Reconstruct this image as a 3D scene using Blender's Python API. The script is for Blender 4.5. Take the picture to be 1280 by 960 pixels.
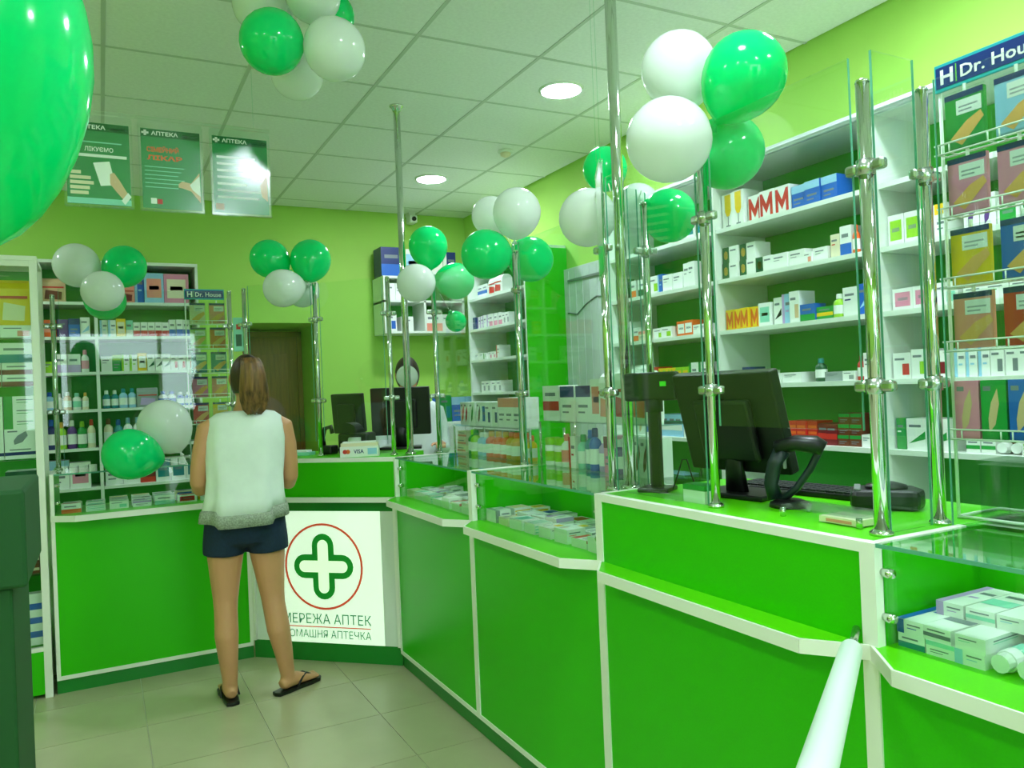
import bpy, math, random
from math import sin, cos, pi, radians, sqrt
from mathutils import Vector, Matrix
random.seed(7)
for o in list(bpy.data.objects): bpy.data.objects.remove(o, do_unlink=True)
SC = bpy.context.scene
COL = SC.collection

# ---------------------------------------------------------------- camera
yaw, pitch, roll = radians(27.7), radians(0.25), radians(2.4)
fw = Vector((sin(yaw)*cos(pitch), cos(yaw)*cos(pitch), sin(pitch)))
rt = Vector((cos(yaw), -sin(yaw), 0)); up = rt.cross(fw)
r2 = rt*cos(roll) - up*sin(roll); u2 = up*cos(roll) + rt*sin(roll)
cam = bpy.data.cameras.new('camera'); cam_o = bpy.data.objects.new('camera', cam); COL.objects.link(cam_o)
cam.sensor_width = 36; cam.lens = 36*980/1280; cam.clip_start = .05
cam_o.matrix_world = Matrix(((r2.x, u2.x, -fw.x, 0), (r2.y, u2.y, -fw.y, 0), (r2.z, u2.z, -fw.z, 1.46), (0, 0, 0, 1)))
SC.camera = cam_o

# ---------------------------------------------------------------- world (daylight beyond the shop door) and exposure
w = bpy.data.worlds.new('world'); SC.world = w; w.use_nodes = True
bgn = w.node_tree.nodes['Background']; bgn.inputs[0].default_value = (.80, .92, 1, 1); bgn.inputs[1].default_value = 7.0
SC.view_settings.view_transform = 'Standard'; SC.view_settings.look = 'None'
SC.view_settings.gamma = 1; SC.view_settings.use_curve_mapping = False
SC.view_settings.exposure = 0.08
LAMP = 185.0          # emission of the ceiling downlights
SIGN = 0.55           # emission of the backlit sign

# ---------------------------------------------------------------- materials
MATS = {}
def lin(c): return tuple(((x/255.)/12.92 if x/255. <= .04045 else ((x/255.+.055)/1.055)**2.4) for x in c)
def mat(name, rgb, rough=.5, metal=0., noise=0., scale=8., bump=0., emit=0., coat=0., trans=0., spec=.5, stretch=None):
    if name in MATS: return MATS[name]
    m = bpy.data.materials.new(name); m.use_nodes = True; nt = m.node_tree; b = nt.nodes['Principled BSDF']
    c = lin(rgb) + (1,)
    b.inputs['Base Color'].default_value = c; b.inputs['Roughness'].default_value = rough; b.inputs['Metallic'].default_value = metal
    b.inputs['Specular IOR Level'].default_value = spec
    if coat: b.inputs['Coat Weight'].default_value = coat; b.inputs['Coat Roughness'].default_value = .05
    if emit: b.inputs['Emission Color'].default_value = c; b.inputs['Emission Strength'].default_value = emit
    if trans: b.inputs['Transmission Weight'].default_value = trans
    if noise or bump:
        tc = nt.nodes.new('ShaderNodeTexCoord'); nz = nt.nodes.new('ShaderNodeTexNoise'); nz.inputs['Scale'].default_value = scale; nz.inputs['Detail'].default_value = 4
        if stretch:
            mp = nt.nodes.new('ShaderNodeMapping'); mp.inputs['Scale'].default_value = stretch
            nt.links.new(tc.outputs['Object'], mp.inputs[0]); nt.links.new(mp.outputs[0], nz.inputs['Vector'])
        else: nt.links.new(tc.outputs['Object'], nz.inputs['Vector'])
        if noise:
            rp = nt.nodes.new('ShaderNodeValToRGB')
            rp.color_ramp.elements[0].position = .3; rp.color_ramp.elements[1].position = .7
            rp.color_ramp.elements[0].color = tuple(x*(1-noise) for x in c[:3]) + (1,)
            rp.color_ramp.elements[1].color = tuple(min(1, x*(1+noise)) for x in c[:3]) + (1,)
            nt.links.new(nz.outputs['Fac'], rp.inputs[0]); nt.links.new(rp.outputs[0], b.inputs['Base Color'])
        if bump:
            bp = nt.nodes.new('ShaderNodeBump'); bp.inputs['Strength'].default_value = bump; bp.inputs['Distance'].default_value = .004
            nt.links.new(nz.outputs['Fac'], bp.inputs['Height']); nt.links.new(bp.outputs[0], b.inputs['Normal'])
    MATS[name] = m
    return m
def glassmat(name, tint, rough=.02, ior=1.45, gloss=1.0):
    m = bpy.data.materials.new(name); m.use_nodes = True; nt = m.node_tree
    nt.nodes.remove(nt.nodes['Principled BSDF']); out = nt.nodes['Material Output']
    t = nt.nodes.new('ShaderNodeBsdfTransparent'); t.inputs[0].default_value = tint + (1,)
    g = nt.nodes.new('ShaderNodeBsdfGlossy'); g.inputs['Roughness'].default_value = rough; g.inputs[0].default_value = (gloss, gloss, gloss, 1)
    lw = nt.nodes.new('ShaderNodeLayerWeight'); lw.inputs[0].default_value = .5          # Schlick fresnel, same from both sides
    pw = nt.nodes.new('ShaderNodeMath'); pw.operation = 'POWER'; pw.inputs[1].default_value = 5
    fr = nt.nodes.new('ShaderNodeMath'); fr.operation = 'MULTIPLY_ADD'; f0 = ((ior-1)/(ior+1))**2; fr.inputs[1].default_value = 1-f0; fr.inputs[2].default_value = f0
    nt.links.new(lw.outputs['Facing'], pw.inputs[0]); nt.links.new(pw.outputs[0], fr.inputs[0])
    mx = nt.nodes.new('ShaderNodeMixShader')
    nt.links.new(fr.outputs[0], mx.inputs[0]); nt.links.new(t.outputs[0], mx.inputs[1]); nt.links.new(g.outputs[0], mx.inputs[2])
    nt.links.new(mx.outputs[0], out.inputs[0]); MATS[name] = m
    return m
def balloonmat(name, rgb, tr):
    m = bpy.data.materials.new(name); m.use_nodes = True; nt = m.node_tree; b = nt.nodes['Principled BSDF']; out = nt.nodes['Material Output']
    c = lin(rgb) + (1,); b.inputs['Base Color'].default_value = c; b.inputs['Roughness'].default_value = .12; b.inputs['Specular IOR Level'].default_value = .6
    t = nt.nodes.new('ShaderNodeBsdfTranslucent'); t.inputs[0].default_value = c
    mx = nt.nodes.new('ShaderNodeMixShader'); mx.inputs[0].default_value = tr
    nt.links.new(b.outputs[0], mx.inputs[1]); nt.links.new(t.outputs[0], mx.inputs[2]); nt.links.new(mx.outputs[0], out.inputs[0]); MATS[name] = m
    return m
WALL = mat('lime_paint', (166, 214, 92), .7, noise=.03, scale=2, bump=.05)
CEIL = mat('ceiling_panel', (238, 244, 240), .85, noise=.04, scale=60, bump=.1)
GRID = mat('ceiling_grid', (196, 208, 196), .5)
FLOORT = mat('floor_tile', (184, 180, 144), .26, noise=.06, scale=3, spec=.5)
GROUT = mat('grout', (196, 198, 172), .8)
GREEN = mat('green_laminate', (50, 192, 0), .36, noise=.03, scale=200, spec=.3)
GREEN_LIT = mat('green_laminate_lit', (88, 208, 6), .34, noise=.02, scale=200, spec=.3)  # green laminate of worktops and ledges, light from above put into the colour
DKGREEN = mat('plinth_green', (14, 130, 38), .4)
BOARD = mat('shelf_back_green', (62, 178, 52), .4, noise=.03, scale=120)
TRIM = mat('white_trim', (242, 245, 232), .4)
SHELF = mat('shelf_white', (228, 236, 226), .45)
CHROME = mat('chrome', (214, 220, 214), .08, 1.)
STEEL = mat('clamp_steel', (200, 206, 200), .25, 1.)
GLASS = glassmat('clear_glass', (.93, .985, .95))
EDGE = mat('glass_edge', (96, 170, 138), .1)
ACRYL = glassmat('acrylic', (.95, .98, .96), .06, 1.5); HOLD = glassmat('poster_acrylic', (.97, .99, .98), .16, 1.5)
PLAST = glassmat('clear_plastic', (.86, .95, .9), .15, 1.5)
BLACK = mat('black_plastic', (14, 16, 15), .35)
SCREEN = mat('screen_black', (8, 10, 10), .12)
GREY = mat('grey_plastic', (120, 128, 124), .5)
WIRE = mat('white_wire', (228, 238, 226), .35)
WOOD = mat('brown_door_wood', (140, 92, 30), .45, noise=.22, scale=5, stretch=(10, 10, .8))
SKIN = mat('skin', (205, 148, 104), .5, noise=.04, scale=9)
BGREEN = balloonmat('balloon_green', (0, 232, 134), .32)
BWHITE = balloonmat('balloon_white', (240, 246, 240), .35)
LAMPM = mat('lamp_diffuser', (255, 255, 255), .5, emit=LAMP); LAMPM.node_tree.nodes['Principled BSDF'].inputs['Emission Color'].default_value = (.90, 1, 1.12, 1)
SIGNM = mat('sign_face', (235, 255, 232), .4, emit=SIGN)
P = {}
for n_, c_ in dict(white=(236, 240, 234), cream=(232, 222, 190), grey=(150, 160, 158), red=(204, 44, 36), orange=(232, 104, 34), yellow=(240, 200, 30),
        lime=(150, 208, 40), green=(30, 150, 60), teal=(20, 130, 140), mint=(140, 214, 190), sky=(150, 200, 230), blue=(30, 96, 190), navy=(24, 44, 110),
        purple=(92, 50, 130), lilac=(190, 160, 214), pink=(226, 140, 170), brown=(110, 56, 30), black=(22, 24, 26), beige=(214, 180, 140),
        darkgreen=(16, 84, 50), maroon=(120, 26, 34), slate=(120, 128, 134), gold=(206, 160, 50), salmon=(236, 150, 130)).items():
    P[n_] = mat('print_' + n_, c_, .4)

# ---------------------------------------------------------------- mesh helpers
class MB:
    def __init__(s): s.v = []; s.f = []; s.m = []
    def add(s, vs, fs, mi=0):
        b = len(s.v); s.v += [tuple(p) for p in vs]; s.f += [tuple(b+i for i in f) for f in fs]; s.m += [mi]*len(fs); return s
    def box(s, x0, x1, y0, y1, z0, z1, mi=0):
        return s.add([(x0,y0,z0),(x1,y0,z0),(x1,y1,z0),(x0,y1,z0),(x0,y0,z1),(x1,y0,z1),(x1,y1,z1),(x0,y1,z1)],
            [(0,3,2,1),(4,5,6,7),(0,1,5,4),(1,2,6,5),(2,3,7,6),(3,0,4,7)], mi)
    def prism(s, poly, z0, z1, mi=0, ms=None):
        n = len(poly); ms = mi if ms is None else ms
        s.add([(x, y, z0) for x, y in poly] + [(x, y, z1) for x, y in poly], [tuple(range(n-1, -1, -1)), tuple(range(n, 2*n))], mi)
        b = len(s.v)-2*n
        for i in range(n):
            j = (i+1) % n; s.f.append((b+i, b+j, b+n+j, b+n+i)); s.m.append(ms)
        return s
    def obox(s, a, b, t, z0, z1, mi=0):       # upright slab from point a to b, thickness t (centred)
        d = Vector((b[0]-a[0], b[1]-a[1])).normalized(); n = Vector((-d.y, d.x))*t/2
        return s.prism([(a[0]-n.x, a[1]-n.y), (b[0]-n.x, b[1]-n.y), (b[0]+n.x, b[1]+n.y), (a[0]+n.x, a[1]+n.y)], z0, z1, mi)
    def tube(s, path, rad, n=10, mi=0, ref=None, caps=True):
        path = [Vector(p) for p in path]; K = len(path); rings = []
        if not isinstance(rad, (list, tuple)): rad = [rad]*K
        side = Vector(ref) if ref else None
        for i, p in enumerate(path):
            t = (path[min(i+1, K-1)] - path[max(i-1, 0)]).normalized()
            if side is None: side = t.orthogonal()
            side = (side - t*side.dot(t))
            if side.length < 1e-6: side = t.orthogonal()
            side.normalize(); o = t.cross(side)
            r = rad[i]; ra, rb = (r if isinstance(r, (list, tuple)) else (r, r))
            rings.append([p + side*ra*cos(2*pi*k/n) + o*rb*sin(2*pi*k/n) for k in range(n)])
        return s.rings(rings, mi, caps)
    def rings(s, rings, mi=0, caps=True):
        n = len(rings[0]); vs = [q for r in rings for q in r]; fs = []
        for i in range(len(rings)-1):
            for k in range(n):
                l = (k+1) % n; fs.append((i*n+k, i*n+l, (i+1)*n+l, (i+1)*n+k))
        if caps: fs.append(tuple(range(n-1, -1, -1))); fs.append(tuple(range((len(rings)-1)*n, len(rings)*n)))
        return s.add(vs, fs, mi)
    def lathe(s, prof, n=16, mi=0, c=(0, 0, 0)):
        return s.rings([[(c[0]+r*cos(2*pi*k/n), c[1]+r*sin(2*pi*k/n), c[2]+z) for k in range(n)] for r, z in prof], mi)
    def ell(s, c, r, n=16, m=10, mi=0):
        return s.rings([[(c[0]+r[0]*sin(pi*i/m)*cos(2*pi*k/n), c[1]+r[1]*sin(pi*i/m)*sin(2*pi*k/n), c[2]-r[2]*cos(pi*i/m)) for k in range(n)] for i in [.15]+list(range(1, m))+[m-.15]], mi)
    def mesh(s, name, mats, org=(0, 0, 0), smooth=False):
        me = bpy.data.meshes.new(name)
        me.from_pydata([(x-org[0], y-org[1], z-org[2]) for x, y, z in s.v], [], s.f)
        for q in mats: me.materials.append(q)
        for p, i in zip(me.polygons, s.m): p.material_index = i; p.use_smooth = smooth
        me.update(); return me
def link(name, me, parent=None, loc=(0, 0, 0), rot=(0, 0, 0)):
    o = bpy.data.objects.new(name, me); COL.objects.link(o)
    o.location = loc; o.rotation_euler = rot
    if parent: o.parent = parent
    return o
def tag(o, label, cat, group=None):
    o['label'] = label; o['category'] = cat
    if group: o['group'] = group
    return o
def thing(name, label, cat, loc=(0, 0, 0), rz=0, group=None):
    o = link(name, None, None, loc, (0, 0, rz)); o.empty_display_size = .1
    return tag(o, label, cat, group)
def part(parent, name, mb, mats, smooth=False, world=False, bevel=0, loc=(0, 0, 0), rot=(0, 0, 0), label=None):
    if not isinstance(mats, (list, tuple)): mats = [mats]
    o = link(name, mb.mesh(name, mats, parent.location if world else (0, 0, 0), smooth), parent, loc, rot)
    if bevel:
        b = o.modifiers.new('bevel', 'BEVEL'); b.width = bevel; b.segments = 2; b.limit_method = 'ANGLE'
    if label: o['label'] = label
    return o
def single(name, mb, mats, label, cat, loc=(0, 0, 0), rot=(0, 0, 0), group=None, smooth=False, org=(0, 0, 0), bevel=0):
    if not isinstance(mats, (list, tuple)): mats = [mats]
    o = link(name, mb.mesh(name, mats, org, smooth), None, loc, rot)
    if bevel:
        b = o.modifiers.new('bevel', 'BEVEL'); b.width = bevel; b.segments = 2; b.limit_method = 'ANGLE'
    return tag(o, label, cat, group)
def struct(name, mb, mats, parent=None, smooth=False):
    if not isinstance(mats, (list, tuple)): mats = [mats]
    o = link(name, mb.mesh(name, mats, (0, 0, 0), smooth), parent)
    if not parent: o['kind'] = 'structure'
    return o
def text(parent, s, size, m, loc, rot, width=None, bold=0.0, ext=.0004, name='lettering'):
    cu = bpy.data.curves.new(name, 'FONT'); cu.body = s; cu.size = size; cu.extrude = ext; cu.offset = bold; cu.resolution_u = 2
    cu.align_x = 'LEFT'
    t = bpy.data.objects.new('tmp', cu); COL.objects.link(t)
    bpy.context.view_layer.update()
    me = bpy.data.meshes.new_from_object(t.evaluated_get(bpy.context.evaluated_depsgraph_get()))
    bpy.data.objects.remove(t)
    xs = [v.co.x for v in me.vertices]
    k = 1 if not width or not xs else width/(max(xs)-min(xs))
    for v in me.vertices: v.co.x *= k
    me.materials.clear(); me.materials.append(m)
    return link(name, me, parent, loc, rot)

# ---------------------------------------------------------------- room shell
HC = 3.05; XR = 3.05; XL = -2.4; YB = 6.63; YF = -2.5
fl = struct('floor', MB().box(XL, XR, YF, YB, -.06, -.004), GROUT)
TS = .47
tile = MB().box(.002, TS-.002, .002, TS-.002, -.004, 0).mesh('tile', [FLOORT])
i0 = math.floor((XL-.135)/TS); j0 = math.floor((YF-3.0)/TS)
nt_ = 0
for i in range(i0, 8):
    for j in range(j0, 9):
        x, y = .135+i*TS, 3.0+j*TS
        if x < XL-.01 or x+TS > XR+.2 or y < YF-.01 or y+TS > YB+.2 or (x > 1.5) or y < -.5 or y > 4.6: continue
        link('tile', tile, fl, (x, y, 0)); nt_ += 1
rest = MB()
for i in range(i0, 8):
    for j in range(j0, 9):
        x, y = .135+i*TS, 3.0+j*TS
        if (x > 1.5) or y < -.5 or y > 4.6:
            xa, xb, ya, yb = max(x+.002, XL), min(x+TS-.002, XR), max(y+.002, YF), min(y+TS-.002, YB)
            if xb-xa > .02 and yb-ya > .02: rest.box(xa, xb, ya, yb, -.004, 0)
ro = struct('tile_field', rest, FLOORT, fl); ro['kind'] = 'stuff'

ce = struct('ceiling', MB().box(XL, XR, YF, YB, HC+.012, HC+.08), CEIL)
GX, GY, GS = 1.312, 3.26, .624
DL = [(2.248, y) for y in (5.444, 3.572, 1.70, -.172)] + [(1.0, y) for y in (1.076, -.796)] + [(-1.496, y) for y in (5.444, 1.70, -.172, -2.044)]
pan = MB().box(.007, GS-.007, .007, GS-.007, 0, .012).mesh('panel', [CEIL])
for i in range(-6, 4):
    for j in range(-10, 7):
        x, y = GX+i*GS, GY+j*GS
        xa, xb, ya, yb = max(x, XL), min(x+GS, XR), max(y, YF), min(y+GS, YB)
        if xb-xa < .05 or yb-ya < .05: continue
        if xb-xa > GS-.001 and yb-ya > GS-.001: link('panel', pan, ce, (x, y, HC))
        else: link('panel', MB().box(xa+.007, xb-.007, ya+.007, yb-.007, HC, HC+.012).mesh('panel', [CEIL]), ce)
for i in range(-5, 4):
    x = GX+i*GS
    if XL < x < XR: struct('grid_runner', MB().box(x-.009, x+.009, YF, YB, HC-.003, HC+.006), GRID, ce)
for j in range(-9, 7):
    y = GY+j*GS
    if YF < y < YB: struct('grid_runner', MB().box(XL, XR, y-.009, y+.009, HC-.002, HC+.006), GRID, ce)
# walls; the back wall has a doorway
DX0, DX1, DZ = 1.03, 1.645, 2.075
struct('wall_right', MB().box(XR, XR+.1, YF, YB+.1, 0, HC+.08), WALL)
struct('wall_left', MB().box(XL-.1, XL, YF, YB+.1, 0, HC+.08), WALL)
struct('wall_back', MB().box(XL, DX0, YB, YB+.12, 0, HC+.08).box(DX1, XR, YB, YB+.12, 0, HC+.08).box(DX0, DX1, YB, YB+.12, DZ, HC+.08), WALL)
struct('wall_passage', MB().box(DX0-.2, DX1+.2, YB+.75, YB+.85, 0, DZ+.2).box(DX0-.1, DX0-.0, YB+.12, YB+.75, 0, DZ+.1).box(DX1, DX1+.1, YB+.12, YB+.75, 0, DZ+.1).box(DX0-.1, DX1+.1, YB+.12, YB+.85, DZ, DZ+.1), WALL)
struct('floor_passage', MB().box(DX0-.1, DX1+.1, YB, YB+.85, -.06, 0), FLOORT)
d1 = link('door_1', None, None, (DX0+.01, YB+.62, 0)); d1['kind'] = 'structure'
part(d1, 'door_leaf', MB().box(0, .56, 0, .04, .01, 2.0), WOOD, bevel=.002)
for z0, z1 in ((.15, .9), (1.02, 1.85)): part(d1, 'panel', MB().box(.09, .47, -.008, 0, z0, z1), WOOD, bevel=.006)
hd = part(d1, 'handle', MB().tube([(.5, 0, 1.0), (.5, -.05, 1.0), (.4, -.05, 1.0)], .009, 8), STEEL, True)
part(d1, 'frame', MB().box(.56, .6, -.02, .06, 0, 2.05).box(-.005, .6, -.02, .06, 2.0, 2.05), WOOD)
# front wall behind the camera: glazed shop door with side lights and transom
EX0, EX1, EZ = -.9, 1.3, 2.5
struct('wall_front', MB().box(XL, EX0, YF-.12, YF, 0, HC+.08).box(EX1, XR, YF-.12, YF, 0, HC+.08).box(EX0, EX1, YF-.12, YF, EZ, HC+.08), WALL)
d2 = link('door_2', None, None, (EX0, YF-.06, 0)); d2['kind'] = 'structure'
fm = MB()
for x in (0, .5, 1.65, 2.16): fm.box(x, x+.05, -.03, .03, 0, EZ)
for z in (0, 2.05, EZ-.05): fm.box(0, 2.2, -.03, .03, z, z+.05)
part(d2, 'frame', fm, TRIM)
for x0, x1, z0, z1 in ((.05, .5, .05, 2.05), (1.7, 2.16, .05, 2.05), (.05, .5, 2.1, 2.45), (.55, 1.65, 2.1, 2.45), (1.7, 2.16, 2.1, 2.45)):
    part(d2, 'pane', MB().box(x0, x1, -.004, .004, z0, z1), GLASS)
part(d2, 'door_leaf', MB().box(.55, 1.65, -.02, .02, .05, 2.05), DKGREEN)
struct('ground', MB().box(-6, 8, YF-6, YF-.12, -.08, -.02), mat('pavement', (150, 150, 146), .9, noise=.1, scale=4))
# white wall panel on the right wall, with a cable
wp = link('wall_panel', None, None, (XR, 4.4, 0)); wp['kind'] = 'structure'
part(wp, 'sheet', MB().box(-.03, 0, -.53, .47, 0, 2.3), mat('white_panel', (206, 214, 212), .5), bevel=.003)
for k in range(11): part(wp, 'rib', MB().box(-.034, -.03, -.5+k*.09, -.492+k*.09, .02, 2.28), mat('white_panel', (206, 214, 212), .5))
part(wp, 'cable', MB().tube([(-.036, .42, 1.98), (-.036, .3, 1.96), (-.036, .18, 2.02), (-.036, .05, 2.06), (-.036, -.2, 2.02), (-.036, -.5, 2.0)], .005, 6), GREY, True)
part(wp, 'conduit', MB().box(-.045, -.03, -.53, .4, 2.2, 2.215), GREY)

# ---------------------------------------------------------------- ceiling lamps
ORD = {(2.248, 5.444): 'round recessed ceiling downlight closest to the lime back wall', (2.248, 3.572): 'round recessed ceiling downlight above the glass cases, second from the back wall'}
for x, y in DL:
    t = thing('ceiling_downlight', ORD.get((x, y), 'round recessed ceiling downlight over the front part of the shop'), 'light', (x, y, HC), 0, 'ceiling downlights')
    part(t, 'diffuser', MB().lathe([(.10, -.012), (.105, -.004), (.105, .0)], 32), LAMPM)
    part(t, 'ring', MB().rings([[(r*cos(2*pi*k/32), r*sin(2*pi*k/32), z) for k in range(32)] for r, z in ((.105, 0), (.106, -.012), (.118, -.008), (.122, 0))], caps=False), SHELF, True)
t = thing('security_camera', 'small white security camera under the ceiling by the corner', 'camera', (2.5, 6.55, HC))
part(t, 'bracket', MB().box(-.03, .03, -.02, .08, -.03, 0), SHELF, bevel=.004)
part(t, 'body', MB().box(-.035, .035, -.06, .05, -.1, -.03), SHELF, bevel=.01)
part(t, 'lens', MB().tube([(0, -.06, -.068), (0, -.072, -.068)], .02, 16), BLACK)
t = thing('smoke_detector', 'small round white smoke detector on the ceiling panel', 'smoke detector', (2.56-.1, 4.64, HC))
part(t, 'base', MB().lathe([(.05, 0), (.05, -.015), (.045, -.018)], 24), SHELF, True)
part(t, 'dome', MB().lathe([(.036, -.018), (.034, -.035), (.015, -.045)], 24), P['cream'], True)

# ---------------------------------------------------------------- counters
XF = 1.37; ZT = 1.115; ZL = .905; YBD = [.10, 1.085, 2.06, 3.03, 4.0]; XK = 1.95
def counter_front(t, L, inner, deep):
    """Local frame: x along the front (0..L), y into the counter, z up. Carcass, panel, plinth, trims and bag ledge."""
    part(t, 'plinth', MB().box(0, L, .01, deep, 0, .07), DKGREEN)
    part(t, 'front_panel', MB().box(.012, L-.012, .0, .02, .09, .875), GREEN)
    part(t, 'bottom_trim', MB().box(.0, L, -.004, .02, .07, .09), TRIM)
    for x0, x1 in ((0, .018), (L-.018, L)): part(t, 'side_trim', MB().box(x0, x1, -.005, .02, .09, .875), TRIM)
    part(t, 'side_board', MB().box(0, .018, .02, deep, .07, ZT-.004), GREEN)
    part(t, 'side_board', MB().box(L-.018, L, .02, deep, .07, ZT-.004), GREEN)
    part(t, 'back_board', MB().box(.018, L-.018, deep-.02, deep, .07, ZT-.02 if inner else .88), GREEN)
    e = .085; q = .11
    poly = [(0, .02), (0, 0), (q, -e), (L-q, -e), (L, 0), (L, .02)]
    lg = part(t, 'bag_ledge', MB().prism(poly, .878, ZL, 0), GREEN_LIT)
    rim = MB()
    for a, b in zip(poly[1:4], poly[2:5]): rim.obox(a, b, .006, .875, ZL+.001)
    part(lg, 'edge_band', rim, TRIM)
    for x0, x1 in ((0, .018), (L-.018, L)): part(t, 'upper_trim', MB().box(x0, x1, -.003, .022, ZL, ZT), TRIM)
def desk(name, label, loc, rz, L, deep=.58):
    t = thing(name, label, 'counter', loc, rz)
    counter_front(t, L, True, deep)
    part(t, 'upper_panel', MB().box(.018, L-.018, 0, .018, ZL, ZT-.02), GREEN)
    part(t, 'top_trim', MB().box(.018, L-.018, -.003, .02, ZT-.022, ZT), TRIM)
    part(t, 'worktop', MB().box(.0, L, .02, deep, ZT-.02, ZT-.0005), GREEN_LIT)
    return t
def case(name, label, loc, rz, L, deep=.58, inner=True):
    t = thing(name, label, 'display case', loc, rz)
    counter_front(t, L, inner, deep)
    part(t, 'shelf_board', MB().box(.018, L-.018, .02, .36, .885, ZL), GREEN_LIT)
    if inner: part(t, 'inner_board', MB().box(.018, L-.018, .34, .36, ZL, ZT-.012), GREEN)
    g = part(t, 'front_glass', MB().box(.02, L-.02, .024, .029, ZL, ZT-.012), GLASS)
    g = part(t, 'top_glass', MB().box(.019, L-.019, .003, deep, ZT-.008, ZT), GLASS)
    part(g, 'glass_edge', MB().box(.019, L-.019, .0, .003, ZT-.008, ZT), EDGE)
    for x0 in (.0, L-.018): part(t, 'top_trim', MB().box(x0, x0+.018, .022, .3, ZT-.004, ZT+.001), TRIM)
    for x in (.022, L-.022):
        for z in (.965, 1.055):
            s_ = 1 if x < .1 else -1
            part(t, 'standoff', MB().tube([(x-s_*.004, .018, z), (x+s_*.012, .018, z), (x+s_*.022, .018, z)], [.008, .011, .009], 10), CHROME, True)
    return t
R90 = -pi/2
case('display_case', 'green counter with glass display case full of toothpaste tubes and cartons', (XF, YBD[1], 0), R90, YBD[1]-YBD[0])
desk('service_desk', 'green service desk with white edging carrying till monitor and barcode scanner', (XF, YBD[2], 0), R90, YBD[2]-YBD[1])
case('display_case', 'green counter with glass display case between two service desks, closer to the till', (XF, YBD[3], 0), R90, YBD[3]-YBD[2])
case('display_case', 'green counter with glass display case beside the backlit cross sign', (XF, YBD[4], 0), R90, YBD[4]-YBD[3])
LX0, LX1, LY = -.245, .715, 4.62
case('display_case', 'green counter with glass display case the woman in white leans towards', (LX0, LY, 0), 0, LX1-LX0, inner=False)
# corner desk with the backlit sign, set at 45 degrees
ax, ay, bx_, by_ = LX1, LY, XF, YBD[4]
DLn = sqrt((bx_-ax)**2+(by_-ay)**2); DA = math.atan2(by_-ay, bx_-ax)
t = thing('corner_desk', 'angled green corner desk with backlit green cross sign below', 'counter', (ax, ay, 0), DA)
part(t, 'plinth', MB().box(0, DLn, .012, .3, 0, .1), DKGREEN)
part(t, 'upper_panel', MB().box(.0, DLn, 0, .018, ZL, ZT-.02), GREEN)
part(t, 'top_trim', MB().box(.0, DLn, -.003, .02, ZT-.022, ZT), TRIM)
lg = part(t, 'bag_ledge', MB().box(0, DLn, -.03, .02, .88, ZL), GREEN_LIT); part(lg, 'edge_band', MB().box(0, DLn, -.034, -.03, .878, ZL+.001), TRIM)
part(t, 'fascia', MB().box(0, DLn, .01, .03, .825, .88), DKGREEN)
part(t, 'worktop', MB().prism([(0, .02), (DLn, .02), (DLn, .42), (DLn/2+.1, .62), (DLn/2-.1, .62), (0, .42)], ZT-.02, ZT-.0005), GREEN_LIT)
for x0 in (0, DLn-.018): part(t, 'side_trim', MB().box(x0, x0+.018, -.004, .02, 0.1, ZL), TRIM)
for x0 in (.0, DLn-.02): part(t, 'side_board', MB().box(x0, x0+.02, .03, .42, .1, ZT-.02), GREEN)
sg = part(t, 'sign_face', MB().box(.1, DLn-.1, .012, .03, .1, .825), SIGNM, label='glowing white sign panel')
for x0 in (.018, DLn-.1): part(t, 'sign_border', MB().box(x0, x0+.082, .012, .03, .1, .825), SHELF)
RED = mat('sign_red', (226, 84, 56), .5, emit=.25); SGR = mat('sign_green', (8, 150, 44), .5, emit=.2); SIN = mat('sign_cross_fill', (210, 238, 200), .5, emit=.8); SLT = mat('sign_letters', (70, 150, 110), .5, emit=.2)
cx, cz = DLn/2, .52
def ringpoly(r0, r1, n=48):
    return MB().rings([[(cx+r*cos(2*pi*k/n), yy, cz+r*sin(2*pi*k/n)) for k in range(n)] for r, yy in ((r0, .0125), (r0, .0105), (r1, .0105), (r1, .0125))], caps=False)
part(sg, 'sign_ring', ringpoly(.226, .238), RED)
def cross(hw, L, y):
    pts = []
    for k in range(4):
        a = k*pi/2
        loc = [(hw, hw)] + [(L + hw*cos(b), hw*sin(b)) for b in [pi/2-pi*i/10 for i in range(11)]]
        pts += [(x*cos(-a)-z*sin(-a), x*sin(-a)+z*cos(-a)) for x, z in loc]
    return MB().add([(cx+x, y, cz+z) for x, z in pts] + [(cx+x, .0125, cz+z) for x, z in pts],
        [tuple(range(len(pts)))] + [(i, (i+1) % len(pts), len(pts)+(i+1) % len(pts), len(pts)+i) for i in range(len(pts))])
part(sg, 'sign_cross', cross(.066, .115, .0102), SGR)
part(sg, 'cross_fill', cross(.032, .115, .0092), SIN)
text(sg, 'МЕРЕЖА АПТЕК', .075, SLT, (cx-.27, .0112, .205), (pi/2, 0, 0), .54)
part(sg, 'sign_line', MB().box(cx-.27, cx+.27, .0105, .0125, .185, .19), RED)
text(sg, 'ДОМАШНЯ АПТЕЧКА', .058, SLT, (cx-.27, .0112, .128), (pi/2, 0, 0), .54)

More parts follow.
